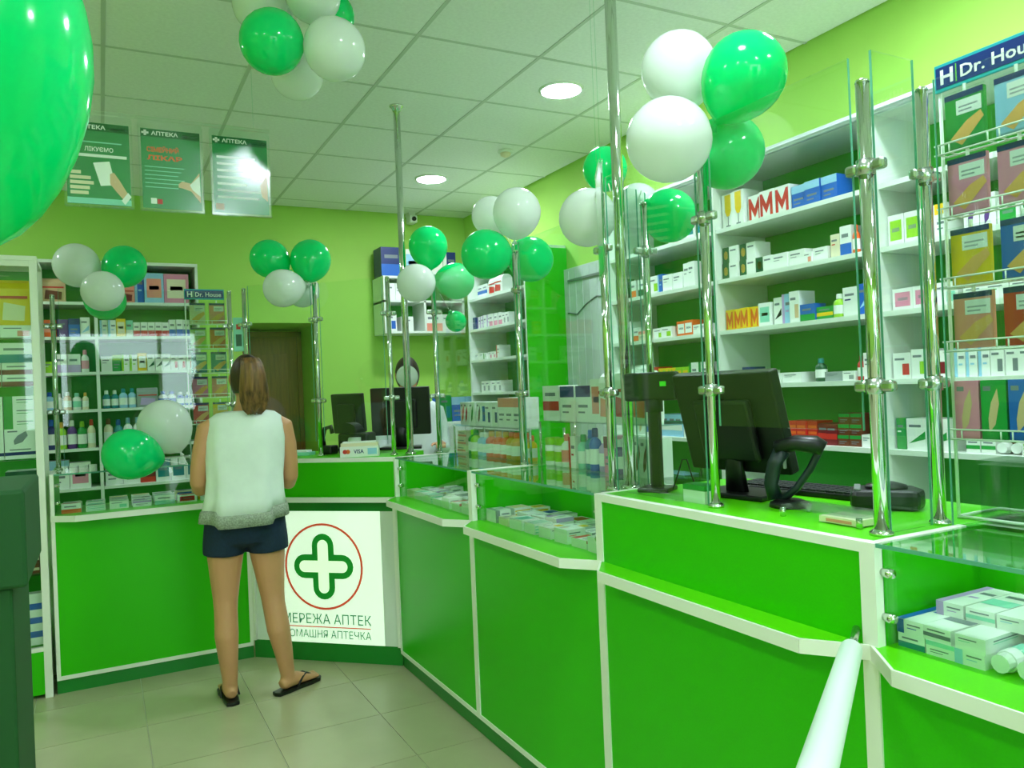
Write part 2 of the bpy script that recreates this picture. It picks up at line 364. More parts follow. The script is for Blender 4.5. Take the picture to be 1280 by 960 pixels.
# ---------------------------------------------------------------- poles and glass screens
POLES, PANES = [], []
def pole(x, y, z0, z1, r, label, ang=0, clamps=(1.43, 1.895), flange=True, name='chrome_pole', group='chrome poles on the counters', ceil=False):
    t = thing(name, label, 'pole', (x, y, z0), ang, group); POLES.append((Vector((x, y, z0)), Vector((x, y, z1+.008)), r*1.05))
    part(t, 'tube', MB().lathe([(r, 0), (r, z1-z0)], 16), CHROME, True)
    part(t, 'base_flange', MB().lathe([(r*1.7, 0), (r*1.7, .006), (r*1.2, .012)], 20), CHROME, True)
    if ceil: part(t, 'ceiling_flange', MB().lathe([(r*1.2, z1-z0-.03), (r*1.5, z1-z0-.012), (r*2.1, z1-z0-.008), (r*2.1, z1-z0)], 20), CHROME, True)
    else: part(t, 'cap', MB().lathe([(r*1.05, z1-z0), (r*.9, z1-z0+.006), (r*.3, z1-z0+.01)], 16), CHROME, True)
    for cz_ in clamps:
        c = part(t, 'clamp', MB().lathe([(r*1.35, -.016), (r*1.35, .016)], 16), STEEL, True, loc=(0, 0, cz_-z0))
        for s in (-1, 1):
            part(c, 'clamp_jaw', MB().box(s*r*1.2-.0, s*(r*1.2+.03), -.011, .011, -.012, .012) if s > 0 else MB().box(-(r*1.2+.03), -r*1.2, -.011, .011, -.012, .012), STEEL, bevel=.007)
    return t
PX, PXB = 1.455, 1.652
pl = 'chrome glass-screen pole '
pole(PX, 1.115, ZT, 2.075, .0145, pl+'at the front corner of the till desk beside toothpaste case', pi/2)
pole(PX, 1.62, ZT, 2.05, .0125, pl+'in the middle of the till desk', pi/2)
pole(PX, 2.10, ZT, 2.07, .0125, pl+'at the far front corner of the till desk', pi/2)
pole(PXB, 1.115, ZT, 2.085, .0135, pl+'set back behind the till desk corner, near the foot-care rack', 0)
pole(PXB-.03, 2.095, ZT, 2.05, .0125, pl+'set back behind the far corner of the till desk', 0)
pole(PXB, 3.06, ZT, 2.06, .0125, pl+'between the two glass cases, under white and green balloons', pi/2)
pole(PXB, 4.04, ZT, 2.08, .0125, pl+'behind the glass case by the cross sign, set back', 0)
pole(1.415, 4.12, ZT, 2.09, .0125, pl+'where corner desk meets the glass case', 0)
pole(1.10, 4.47, ZT, 2.10, .0125, pl+'standing in the middle of the angled corner desk', DA)
pole(.765, 4.80, ZT, 2.10, .0125, pl+'at the woman\'s end of the corner desk', DA)
pole(.70, 4.92, ZT, 2.10, .0125, pl+'set back behind the woman\'s end of the display case', 0)
pole(-.215, 4.92, ZT, 2.06, .0125, pl+'on the display case beside the tall glass cabinet', 0)
pole(1.525, 2.10, ZT, HC, .019, 'tall chrome pole rising from the till desk to the ceiling', 0, (), name='ceiling_pole', group='floor-to-ceiling poles', ceil=True)
pole(1.51, 4.12, ZT, HC, .0185, 'tall chrome pole rising from beside the corner desk to the ceiling', 0, (), name='ceiling_pole', group='floor-to-ceiling poles', ceil=True)
def screen(a, b, z0, z1, label):
    PANES.append((Vector((a[0], a[1], z0)), Vector((b[0], b[1], z0)), z0, z1))
    t = thing('glass_screen', label, 'glass screen', ((a[0]+b[0])/2, (a[1]+b[1])/2, z0), 0, 'counter glass screens')
    p = part(t, 'pane', MB().obox(a, b, .005, z0, z1), GLASS, world=True)
    d = Vector((b[0]-a[0], b[1]-a[1])).normalized()*.0015
    for q, w_ in ((a, 1), (b, -1)): part(p, 'polished_edge', MB().obox((q[0]-d.x*w_, q[1]-d.y*w_), q, .0052, z0, z1), EDGE, loc=-Vector(t.location))
    return t
gl = 'clear glass screen '
screen((PX, 1.148), (PX, 1.59), 1.335, 2.14, gl+'over the pass-through in front of the barcode scanner')
screen((PX, 1.65), (PX, 2.07), ZT+.001, 2.12, gl+'in front of the till monitor and customer display')
screen((PX+.03, 1.115), (PXB-.03, 1.115), ZT+.001, 2.15, gl+'returning at the till desk corner above toothpaste case')
screen((1.56, 2.10), (PXB-.055, 2.10), ZT+.001, 2.1, gl+'returning at the far corner of the till desk')
screen((PXB, .15), (PXB, 1.085), ZT+.001, 2.1, gl+'in front of the foot-care rack')
screen((PXB, 2.125), (PXB, 3.03), ZT+.001, 2.1, gl+'in front of bottles and boxes beside the till desk')
screen((PXB, 3.09), (PXB, 4.01), ZT+.001, 2.1, gl+'in front of orange bottles and baby food')
screen((1.395, 4.16), (1.12, 4.449), 1.2, 2.1, gl+'in front of the corner desk till and card terminal box')
screen((1.08, 4.49), (.785, 4.78), 1.2, 2.12, gl+'on the corner desk in front of the brown door')
screen((-.185, 4.92), (.67, 4.92), ZT+.001, 2.1, gl+'behind the woman\'s display case, before the wall shelves')

# ---------------------------------------------------------------- shelving units
ZS = [.62, .88, 1.158, 1.43, 1.694, 1.944, 2.19]
def shelving(name, label, loc, rz, bays, deep, zs=ZS, top=2.46, rail=False):
    """local x along the front, y back into the wall."""
    L = sum(bays); t = thing(name, label, 'shelves', loc, rz)
    xs = [0]
    for b in bays: xs.append(xs[-1]+b)
    for i, x in enumerate(xs):
        x0 = 0 if i == 0 else (x-.018 if i == len(xs)-1 else x-.011)
        part(t, 'upright', MB().box(x0, x0+(.022 if 0 < i < len(xs)-1 else .018), 0, deep, 0, top), SHELF)
    part(t, 'top_board', MB().box(0, L, -.005, deep, top, top+.022), SHELF)
    for i in range(len(bays)):
        a, b = xs[i]+.018, xs[i+1]-.018
        part(t, 'back_panel', MB().box(a-.007, b+.007, deep-.012, deep-.004, .09, top), BOARD)
        for z in zs: part(t, 'shelf', MB().box(a-.006, b+.006, .004, deep-.012, z-.02, z), SHELF)
        part(t, 'cupboard_front', MB().box(a-.006, b+.006, 0, .016, .09, .6), BOARD)
    part(t, 'kickboard', MB().box(0, L, .02, .04, 0, .09), SHELF)
    if rail: part(t, 'top_rail', MB().box(0, L, -.03, -.005, top-.005, top+.025).box(0, L, -.036, -.03, top+.004, top+.012), mat('rail_alu', (236, 240, 246), .25, .3), bevel=.003)
    return t
XS = 2.70; RB = [3.855, 2.945, 2.034, 1.12, .21]
shelving('wall_shelving', 'long white shelving with green back along the right wall behind the till', (XS, RB[0], 0), R90, [RB[i]-RB[i+1] for i in range(4)], XR-XS, rail=True)
shelving('wall_shelving', 'white shelving with green back between corner and white wall panel', (XS, 5.87, 0), R90, [.99], XR-XS)
part(bpy.data.objects['wall_shelving.001'], 'end_panel', MB().box(.99, 1.0, 0, XR-XS, 0, 2.46), GREEN)
YS = 6.28; LB = [-.95, -.365, -.01, .675]
shelving('wall_shelving', 'white shelving of toiletries against the back wall beside the doorway', (LB[0], YS, 0), 0, [LB[i+1]-LB[i] for i in range(3)], YB-YS)
# small wall-hung shelf on the back wall
t = thing('hanging_shelf', 'white wall-hung shelf box with medicine cartons in the back corner', 'shelf', (2.14, 6.33, 1.96))
for z in (0, .265, .47): part(t, 'shelf', MB().box(0, .74, 0, .29, z, z+.018), SHELF)
for x in (0, .36, .722): part(t, 'upright', MB().box(x, x+.018, 0, .29, .018, .47), SHELF)
part(t, 'back_panel', MB().box(0, .74, .29, .297, 0, .488), BOARD)
# low white cabinet under it
t = thing('low_cabinet', 'low white cabinet in the back corner under the hanging shelf', 'cabinet', (2.3, 5.95, 0))
part(t, 'carcass', MB().box(0, .74, .02, .66, .06, 1.2), SHELF); part(t, 'kickboard', MB().box(.02, .72, .05, .6, 0, .06), GREY)
for x in (0, .372):
    d = part(t, 'door', MB().box(x+.003, x+.365, 0, .02, .07, 1.19), SHELF, bevel=.003); part(d, 'handle', MB().tube([(x+(.33 if x == 0 else .04), -.02, .75), (x+(.33 if x == 0 else .04), -.02, .9)], .006, 8), STEEL, True)

# ---------------------------------------------------------------- goods
PAT = {
 'plain': [((.12, .72, .70, .78), 'k'), ((.12, .5, .55, .60), 'a')],
 'band': [((0, 1, .28, .55), 'a'), ((.15, .8, .7, .8), 'k')],
 'top': [((0, 1, .68, 1), 'a'), ((.15, .8, .38, .46), 'k'), ((.15, .6, .22, .27), 'k')],
 'bot': [((0, 1, 0, .42), 'a'), ((.15, .75, .62, .74), 'k')],
 'side': [((0, .28, 0, 1), 'a'), ((.4, .9, .62, .72), 'k'), ((.4, .75, .4, .46), 'a')],
 'logo': [((.52, .9, .15, .58), 'a'), ((.1, .65, .72, .8), 'k')],
 'full': [((.12, .88, .18, .82), 'a'), ((.25, .75, .45, .58), 'k')],
 'stripes': [((.05, .95, .15, .27), 'a'), ((.05, .95, .42, .54), 'a'), ((.05, .95, .69, .81), 'a')],
 'swoosh': [([(.1, .2), (.9, .35), (.9, .6), (.5, .4)], 'a'), ((.12, .7, .72, .8), 'k')],
 'cup': [([(.25, .97), (.8, .97), (.8, .5), (.65, .36), (.4, .36), (.25, .5)], 'a'), ((.49, .55, .1, .36), 'k'), ((.32, .72, .06, .1), 'k')],
 'emm': [([(.06, .08), (.06, .9), (.22, .9), (.5, .5), (.78, .9), (.94, .9), (.94, .08), (.76, .08), (.76, .5), (.5, .15), (.24, .5), (.24, .08)], 'a')],
 'medal': [((0, .45, 0, 1), 'a'), ([(.225+.15*cos(k*pi/4), .5+.28*sin(k*pi/4)) for k in range(8)], 'g'), ((.52, .9, .7, .8), 'k')],
 'leaf': [([(.3, .12), (.55, .25), (.72, .6), (.66, .86), (.4, .62), (.28, .35)], 'a'), ((.1, .4, .82, .9), 'k')],
 'foot': [((.0, 1, .9, 1), 'n'), ((.3, .95, .6, .86), 'w'), ((.36, .85, .72, .75), 'k'), ((.36, .7, .65, .68), 'k'), ([(.12, .2), (.42, .05), (.72, .26), (1, .46), (.92, .58), (.55, .46)], 'o')],
 'none': [],
}
PW = {'plain': 'lettering', 'band': 'band', 'top': 'top', 'bot': 'lower half', 'side': 'side stripe', 'logo': 'square', 'full': 'panel', 'stripes': 'stripes', 'swoosh': 'swoosh',
      'cup': 'wine glass picture', 'emm': 'zigzag letter', 'medal': 'gold-centred medal', 'leaf': 'leaf shape', 'foot': 'insole picture', 'none': 'face'}
CACHE = {}
def pr(mb, o, u, v, n, pat):
    o, u, v, n = Vector(o), Vector(u), Vector(v), Vector(n)*.0006
    for sh, c in PAT[pat]:
        pts = [(sh[0], sh[2]), (sh[1], sh[2]), (sh[1], sh[3]), (sh[0], sh[3])] if isinstance(sh, tuple) else sh
        mb.add([o+u*a+v*b+n for a, b in pts], [tuple(range(len(pts)))], {'a': 1, 'k': 2, 'g': 3, 'n': 4, 'w': 5, 'o': 6}[c])
def carton_mesh(w, d, h, base, pat, acc, flat=False):
    key = ('c', w, d, h, base, pat, acc, flat)
    if key not in CACHE:
        mb = MB().box(-w/2, w/2, -d/2, d/2, 0, h)
        pr(mb, (-w/2, -d/2, 0), (w, 0, 0), (0, 0, h), (0, -1, 0), pat)
        if flat:
            pr(mb, (-w/2, -d/2, h), (w, 0, 0), (0, d, 0), (0, 0, 1), pat); pr(mb, (w/2, -d/2, 0), (0, d, 0), (0, 0, h), (1, 0, 0), 'plain')
        CACHE[key] = mb.mesh('carton', [P[base], P[acc], P['slate'], P['gold'], P['navy'], P['white'], P['beige']])
    return CACHE[key]
KW = {'c': ('medicine_carton', 'carton', 'box'), 'b': ('bottle', 'bottle', 'bottle'), 'j': ('jar', 'jar', 'jar'), 't': ('cream_tube', 'tube', 'tube'), 'p': ('soft_pack', 'soft pack', 'pack'), 's': ('spray_bottle', 'pump bottle', 'bottle')}
NAMEC = {'toiletries on the back wall shelves': ('toiletry_box', 'box', 'box'), 'cartons lying in the glass cases': ('cosmetics_carton', 'carton', 'box'), 'toothpaste in the glass case': ('toothpaste_carton', 'toothpaste carton', 'box'), 'boxes in the tall glass cabinet': ('pharmacy_box', 'box', 'box')}
def good(kind, w, h, d, base, pat, acc, loc, rz, place, group, flat=False):
    nm, word, cat = KW[kind]
    if kind == 'c': nm, word, cat = NAMEC.get(group, KW['c'])
    if kind == 'c':
        o = link(nm, carton_mesh(w, d, h, base, pat, acc, flat), None, loc, (0, 0, rz))
        tag(o, f'{base} {word} with {acc} {PW[pat]} {place}', cat, group); return o
    if kind in 'bjs':
        key = (kind, w, h, base, pat, acc)
        if key not in CACHE:
            r = w/2; n = 14
            if kind == 'j': prof = [(r*.92, 0), (r, h*.04), (r, h*.70), (r*.9, h*.74)]; cp = [(r*.95, h*.74), (r*.97, h*.76), (r*.97, h*.97), (r*.85, h)]
            else: prof = [(r*.9, 0), (r, h*.03), (r, h*.62), (r*.85, h*.70), (r*.42, h*.78), (r*.4, h*.81)]; cp = [(r*.5, h*.79), (r*.52, h*.80), (r*.48, h*.97), (r*.4, h)]
            lb = [(r*1.012, h*.16), (r*1.012, h*.52)]
            cm = MB().lathe(cp, n)
            if kind == 's': cm.box(-r*.95, r*.95, -r*.3, r*.3, h*.96, h*1.0)
            CACHE[key] = (MB().lathe(prof, n).mesh('body', [P[base]], smooth=False), cm.mesh('cap', [P[acc]]), MB().rings([[(q*cos(2*pi*k/n), q*sin(2*pi*k/n), z) for k in range(n)] for q, z in lb], caps=False).mesh('label', [P['white' if base != 'white' else acc]]))
            for p_ in CACHE[key][0].polygons: p_.use_smooth = len(p_.vertices) == 4
        b_, c_, l_ = CACHE[key]
        o = link(nm, b_, None, loc, (0, 0, rz)); link('cap', c_, o); link('paper_label', l_, o)
        tag(o, f'{base} {word} with {acc} cap {place}', cat, group); return o
    if kind == 'p':
        key = ('p', w, h, d, base, acc)
        if key not in CACHE:
            rr = []
            for i, (k, q) in enumerate(((.0, .9), (.1, 1), (.5, 1.0), (.8, .96), (.93, .7), (1, .3))):
                rr.append([(sx*w/2*(1 if q > .5 else .96), sy*d/2*q, h*k) for sx, sy in ((-1, -1), (-.4, -1.12), (.4, -1.12), (1, -1), (1, 1), (-1, 1))])
            mb = MB().rings(rr); mb.add([(-w*.36, -d*.585, h*.12), (w*.32, -d*.585, h*.1), (w*.36, -d*.585, h*.42), (-w*.3, -d*.585, h*.5)], [(0, 1, 2, 3)], 1)
            mb.add([(-w*.44, -d*.58, h*.58), (w*.44, -d*.58, h*.58), (w*.44, -d*.58, h*.64), (-w*.44, -d*.58, h*.64)], [(0, 1, 2, 3)], 2)
            CACHE[key] = mb.mesh('pack', [P[base], P[acc], P['red']])
        o = link(nm, CACHE[key], None, loc, (0, 0, rz)); tag(o, f'{base} {word} with {acc} print {place}', cat, group); return o
    if kind == 't':     # tube lying along its depth
        key = ('t', w, d, base, acc)
        if key not in CACHE:
            r = w/2
            CACHE[key] = (MB().tube([(0, -d/2+.02, r), (0, -d/4, r), (0, d/2, r*.4)], [r*.95, r, (r, .004)], 12, ref=(1, 0, 0)).mesh('body', [P[base]]), MB().tube([(0, -d/2, r), (0, -d/2+.02, r)], r*.8, 12).mesh('cap', [P['white']]),
               MB().tube([(0, -d/4-.005, r), (0, -d/4+.03, r*.99)], r*1.02, 12, caps=False).mesh('band', [P[acc]]))
        b_, c_, l_ = CACHE[key]
        o = link(nm, b_, None, loc, (0, 0, rz)); link('cap', c_, o); link('print_band', l_, o)
        tag(o, f'{base} lying {word} with {acc} band {place}', cat, group); return o
def fill(spec, org, rz, z, place, group, limit, deep=.1):
    """spec: ';' separated 'kind w h base pattern accent [xN] [sM] [dD]' or 'g gap'; runs left to right as seen from the front."""
    s = .022
    for it in spec.split(';'):
        tk = it.split()
        if not tk: continue
        if tk[0] == 'g': s += float(tk[1]); continue
        kind, w, h, base, pat, acc = tk[0], float(tk[1]), float(tk[2]), tk[3], tk[4], tk[5]
        n = 1; st = 1; d = deep if kind == 'c' else w
        if kind == 'p': d = min(.09, w*.7)
        for q in tk[6:]:
            if q[0] == 'x': n = int(q[1:])
            if q[0] == 's': st = int(q[1:])
            if q[0] == 'd': d = float(q[1:])
        for _ in range(n):
            if s+w > limit-.02: return
            jy = .025+random.random()*.02
            for k in range(st):
                lx, ly = s+w/2, jy+d*.56+(.004*k)
                good(kind, w, h, d, base, pat, acc, (org[0]+lx*cos(rz)-ly*sin(rz), org[1]+lx*sin(rz)+ly*cos(rz), z+k*h), rz, place if st == 1 else place + (', bottom of stack' if k == 0 else ', top of stack' if k == st-1 else ', middle of stack'), group)
            s += w+.003
# right wall
G = 'goods on the right wall shelves'
ORDW = ['top shelf', 'second shelf', 'third shelf', 'fourth shelf', 'fifth shelf']
ZR = [2.19, 1.944, 1.694, 1.43, 1.158]
BAY2 = ['c .075 .17 white cup yellow x2;g .012;c .085 .125 white emm red x3;g .004;c .08 .105 blue top sky x3',
 'c .10 .078 white medal darkgreen x2 s2;c .10 .075 white medal darkgreen;c .09 .072 white plain grey x2;c .045 .05 white logo salmon;c .075 .06 white plain grey;g .015;c .045 .10 cream plain red;c .055 .125 white bot blue;b .03 .12 orange x orange;s .055 .15 white x white;c .03 .13 white full green;c .045 .13 white top yellow',
 'c .05 .10 yellow emm orange x4;c .075 .11 white full mint;g .01;c .05 .125 white swoosh black;c .05 .135 sky side lilac;c .055 .14 white logo beige;c .08 .075 blue bot green d.07;c .085 .055 green band yellow;b .05 .10 lime x white;c .075 .12 white plain navy;c .045 .125 blue swoosh sky',
 'c .10 .045 white stripes navy;c .05 .08 navy bot orange;c .075 .06 white plain grey;c .11 .045 white plain grey x2;g .06;b .05 .10 darkgreen x teal;c .09 .04 grey plain slate;g .01;c .06 .04 white logo grey;b .03 .10 red x maroon;c .05 .11 white plain grey;c .05 .11 white band blue',
 'g .12;c .05 .075 brown band gold x3;c .06 .05 maroon plain cream;g .02;c .05 .10 red stripes orange x3;c .055 .09 maroon band red x2;c .055 .045 brown top green s3 x2;c .05 .05 white plain teal']
BAY1 = ['g .5;c .05 .09 white logo sky x2;b .045 .11 white x sky;c .06 .12 white full teal x2',
 'c .05 .13 green full lime;c .06 .10 darkgreen top green;g .02;c .055 .10 white bot orange;g .03;c .085 .095 white bot darkgreen;c .085 .1 white logo lime;c .04 .10 blue side sky;c .075 .09 white plain grey x2;c .05 .13 white plain grey x2',
 'c .06 .12 white plain mint x2;g .01;c .055 .08 white bot orange;c .06 .055 cream top salmon x2;c .09 .06 white logo lime x2;g .02;c .07 .08 orange full white x2;c .06 .05 white plain grey x2',
 'p .09 .13 white x red x3;g .02;c .06 .11 red bot orange;c .05 .1 yellow emm lime x3;c .05 .1 lime full yellow x2;c .06 .12 white side green x2',
 'c .07 .12 white leaf beige x3;c .07 .1 white full blue x2;c .06 .12 sky band white x3;c .06 .09 white logo red x3']
BAY3 = ['', 'c .065 .12 white full lime x2;c .06 .12 white leaf green;c .05 .12 white top yellow;g .05;c .055 .12 white leaf purple x2;c .07 .08 white full green x4;c .05 .11 white top pink x3',
 'c .085 .085 white full pink x2;c .085 .085 white logo mint;g .02;c .08 .06 white plain green x5;c .07 .09 white side blue x2',
 'c .075 .10 white logo red;c .065 .11 white logo lime;c .07 .1 white logo maroon;g .03;c .04 .105 white side sky x3;c .045 .1 white logo slate x7',
 'c .04 .12 green plain white;c .085 .12 white swoosh green x2;g .05;c .05 .05 white band green x2;t .045 .045 white x maroon d.15;t .045 .045 white x green d.15;c .09 .05 white stripes lime x2']
BAY4 = ['c .06 .1 white top blue x4', 'c .06 .1 white plain green x6', 'c .07 .1 white band teal x5', 'c .06 .1 white logo red x6', 'c .08 .08 white bot lime x5']
for bi, (bay, ph) in enumerate(((BAY1, 'beside the white wall panel'), (BAY2, 'behind the till'), (BAY3, 'behind the foot-care rack'))):
    for k in range(5):
        fill(bay[k], (XS, RB[bi]), R90, ZR[k], f'on {ORDW[k]} {ph}', G, RB[bi]-RB[bi+1])
# centre shelving by the corner
G = 'goods on the corner shelving'
for k, sp in enumerate(['g .1;c .09 .1 white band blue x2;p .13 .14 white x red x2', 'c .05 .10 navy plain white;c .06 .10 white side lilac x4;c .06 .10 white bot pink x3;c .06 .09 white logo grey x2',
    'c .08 .055 white plain teal x2;c .06 .05 white side green;c .07 .055 white logo pink x2;c .05 .1 white side red', 'g .1;c .08 .09 white logo grey x4', 'c .07 .12 white bot blue x3;c .08 .13 white full red x4']):
    fill(sp, (XS, 5.87), R90, ZR[k], f'on {ORDW[k]} of the corner shelving', G, .99)
# hanging shelf
G = 'goods on the hanging corner shelf'
fill('c .2 .25 navy bot blue d.2;c .16 .24 white full sky d.2;c .2 .24 white plain grey d.2;c .12 .23 navy side white d.2', (2.12, 6.33), 0, 2.448, 'on top of the hanging corner shelf', G, .9, .2)
fill('c .1 .16 white logo blue;g .04;c .11 .13 white plain grey x2', (2.14, 6.33), 0, 1.978, 'on lower tier of the hanging corner shelf', G, .4, .15)
fill('c .16 .17 white bot salmon;c .12 .15 white logo red', (2.50, 6.33), 0, 1.978, 'on lower tier of the hanging corner shelf', G, .38, .15)
fill('c .1 .15 white plain grey x2', (2.14, 6.33), 0, 2.243, 'on upper tier of the hanging corner shelf', G, .4, .15)
G = 'goods on the low corner cabinet'
fill('b .07 .2 sky x blue x2;c .1 .22 green logo teal;c .12 .2 blue top sky x2', (2.3, 5.95), 0, 1.2, 'on the low corner cabinet', G, .74, .1)
# left shelving
G = 'toiletries on the back wall shelves'
LSP = [['p .2 .17 beige x pink;p .2 .18 cream x orange', 'p .15 .17 beige x brown;p .18 .18 cream x orange', 'p .12 .15 pink x red;p .11 .14 salmon x maroon;c .06 .22 blue side sky d.16;c .13 .22 sky full salmon d.16;c .17 .22 pink full cream d.16'],
 ['c .08 .14 red full orange x4', 'c .085 .12 orange band salmon;g .004;c .065 .125 purple plain lilac;c .07 .13 blue top navy;c .06 .14 white swoosh sky', 'c .05 .12 white side sky x2;c .06 .13 yellow full cream;c .045 .12 mint bot white;c .045 .105 white bot red x5;c .045 .125 white bot blue x4'],
 ['c .08 .14 white band green x4', 'c .06 .08 lime plain white;c .08 .13 white bot lilac x2;b .05 .16 white x pink', 'c .07 .11 white plain grey;c .055 .12 green top lime;c .05 .12 white side lime x2;c .06 .13 yellow full white;c .05 .12 white swoosh darkgreen x3;c .05 .11 white logo red x3'],
 ['b .06 .15 white x blue x5', 'b .055 .13 sky x blue;b .05 .12 white x white;b .05 .13 beige x white;b .06 .12 white x mint;b .04 .12 cream x gold', 'b .05 .13 teal x white x2;b .055 .14 sky x teal x2;p .14 .14 grey x lilac;b .06 .11 white x blue x2;b .05 .1 blue x white x2'],
 ['b .07 .2 green x white x5', 'b .06 .21 navy x blue;b .06 .19 lime x gold;b .06 .2 purple x white;b .06 .19 green x lime;b .05 .2 cream x red', 'b .06 .2 cream x brown;b .06 .19 teal x blue;b .06 .2 white x sky x2;b .06 .19 sky x navy;b .055 .2 white x teal x2;b .05 .18 pink x red x2'],
 ['c .1 .2 white full sky d.12 x3', 'c .13 .2 white top sky d.12;c .13 .18 white full pink d.12', 'c .11 .18 white top lilac d.12 x2;c .1 .14 red band maroon;c .1 .17 white full teal x3'],
 ['c .1 .15 grey top slate d.12 x3', 'c .13 .16 navy band lilac;c .13 .12 white bot grey', 'c .1 .12 darkgreen full brown;c .11 .12 maroon band darkgreen;c .12 .15 grey plain slate x2']]
for k in range(6):
    for b in range(1 if k > 4 else 0, 3):
        fill(LSP[k][b], (LB[b], YS), 0, ZS[6-k], 'on ' + ['top', 'second', 'third', 'fourth', 'fifth', 'sixth', 'bottom'][k] + ' back wall shelf ' + ['behind the tall cabinet', 'beside the tall cabinet', 'towards the doorway'][b], G, LB[b+1]-LB[b])

# goods shown behind / on the counters
G = 'goods on the counter behind glass'
def shelf_glass(y0, y1, z, label):
    t = thing('glass_shelf', label, 'shelf', (1.78, (y0+y1)/2, ZT), 0, 'glass shelves behind the screens')
    part(t, 'glass_plate', MB().box(1.70, 1.90, y0, y1, z-.006, z), GLASS, world=True)
    for x in (1.71, 1.89):
        for y in (y0+.012, y1-.012): part(t, 'leg', MB().tube([(x, y, ZT), (x, y, z-.006)], .006, 8), CHROME, True, True)
shelf_glass(2.16, 3.02, 1.31, 'glass shelf on chrome legs beside the till desk')
shelf_glass(3.09, 3.97, 1.27, 'glass shelf on chrome legs by the corner desk')
pb = 'behind glass beside the till desk'; pa = 'behind glass by the corner desk'
fill('c .135 .15 white band red;c .11 .145 white top navy x2;g .0;c .08 .17 white full salmon d.1;p .1 .19 white x salmon;p .1 .2 white x red;p .1 .19 white x orange', (1.70, 3.04), R90, 1.31, 'on the glass shelf ' + pb, G, .9)
fill('j .07 .12 white x lime x2;b .05 .14 white x salmon;c .05 .13 white side red;b .05 .14 mint x green;b .05 .16 teal x blue;b .05 .17 blue x navy;b .045 .14 lilac x white;c .06 .14 pink top maroon;b .05 .13 purple x white;c .06 .14 white leaf brown x3', (1.68, 3.02), R90, ZT, pb, G, .95)
fill('c .07 .12 white leaf orange;c .065 .12 white leaf red;c .065 .12 white leaf green;c .065 .12 white leaf brown;c .065 .12 white full blue;c .065 .12 white logo navy x2;c .08 .14 white top salmon x3', (1.70, 3.98), R90, 1.27, 'on the glass shelf ' + pa, G, .88)
fill('c .11 .04 cream band salmon s3;b .06 .13 green x lime;b .06 .13 lime x green;b .055 .12 sky x white x2;b .065 .13 orange x gold x3;b .065 .13 gold x orange x3;b .05 .12 yellow x orange', (1.68, 3.97), R90, ZT, pa, G, .9)
# goods lying in the cases
def lying(x0, x1, y0, y1, z, cells, pal, place, group, hz=(.025, .05), rot=0):
    nx, ny = cells
    for i in range(nx):
        for j in range(ny):
            dx, dy = (x1-x0)/nx, (y1-y0)/ny
            w, d, h = dx*random.uniform(.72, .92), dy*random.uniform(.72, .93), random.uniform(*hz)
            b, p_, a = pal[(i*ny+j) % len(pal)]
            good('c', round(w, 2) if w > .02 else w, round(h, 2), round(d, 2), b, p_, a, (x0+dx*(i+.5), y0+dy*(j+.5), z), rot+random.uniform(-.05, .05), place, group, True)
pal1 = [('white' if k % 5 else 'cream', p_, a) for k, (p_, a) in enumerate((p_, a) for p_ in ('band', 'stripes', 'full', 'plain', 'bot', 'side', 'logo', 'top') for a in ('teal', 'salmon', 'mint', 'grey', 'red', 'blue', 'orange', 'slate', 'yellow', 'lilac'))]
random.shuffle(pal1)
lying(1.41, 1.69, 2.10, 3.0, ZL, (3, 8), pal1, 'lying in the case beside the till desk', 'cartons lying in the glass cases')
lying(1.41, 1.66, 3.12, 3.97, ZL, (3, 7), pal1, 'lying in the case by the cross sign', 'cartons lying in the glass cases')
lying(-.21, .68, 4.66, 4.95, ZL, (8, 4), pal1+[('lime', 'full', 'green'), ('pink', 'band', 'salmon')], "lying in the woman's case", 'cartons lying in the glass cases')
pal2 = [('white', p_, a) for p_ in ('stripes', 'band', 'plain', 'side', 'bot', 'top') for a in ('blue', 'sky', 'slate', 'lilac', 'teal', 'mint')]
random.shuffle(pal2)
TG = 'toothpaste in the glass case'
for i, (x, y, z, _) in enumerate([(1.52, 1.03-.06*q, ZL+.028*r, q+r) for q in range(3) for r in range(2)] + [(1.54, .68-.06*q, ZL+.028*r, q+r+2) for q in range(8) for r in range(2)] + [(1.585, 1.0-.06*q, ZL+.056, q+3) for q in range(3)]):
    b, p_, a = pal2[i % 36]
    good('c', .057, .028, .21 if z < ZL+.05 else .17, b, p_, a, (x, y, z), R90+random.uniform(-.03, .03), 'lying in the toothpaste case', TG, True)
for i, (b, a) in enumerate((('white', 'mint'), ('white', 'brown'), ('white', 'sky'))):
    good('t', .042, .042, .2, b, 'x', a, (1.515, .853-i*.046, ZL), R90, 'in the toothpaste case', TG)
for i in range(2): good('c', .06, .028, .19, 'white', 'stripes', ('blue', 'teal')[i], (1.60, .805-.065*i, ZL+.042), R90, 'on top of the lying tubes in the toothpaste case', TG, True)
# things on top of the toothpaste case
t = thing('storage_box', 'frosted clear plastic storage box on the toothpaste case glass', 'box', (1.829, 1.02, ZT), R90+.05)
w4 = MB()
for a in ((-.075, .075, -.06, -.057), (-.075, .075, .057, .06)): w4.box(*a, 0, .125)
for a in ((-.075, -.072, -.06, .06), (.072, .075, -.06, .06)): w4.box(*a, 0, .125)
w4.box(-.075, .075, -.06, .06, 0, .003); part(t, 'tub', w4, PLAST)
part(t, 'lid', MB().box(-.08, .08, -.065, .065, .125, .135), PLAST, bevel=.003)
good('p', .2, .07, .1, 'white', 'x', 'mint', (1.83, .79, ZT), R90, 'on the toothpaste case glass', 'packs on the toothpaste case')
good('p', .2, .08, .1, 'white', 'x', 'salmon', (1.86, .55, ZT), R90, 'on the toothpaste case glass', 'packs on the toothpaste case')

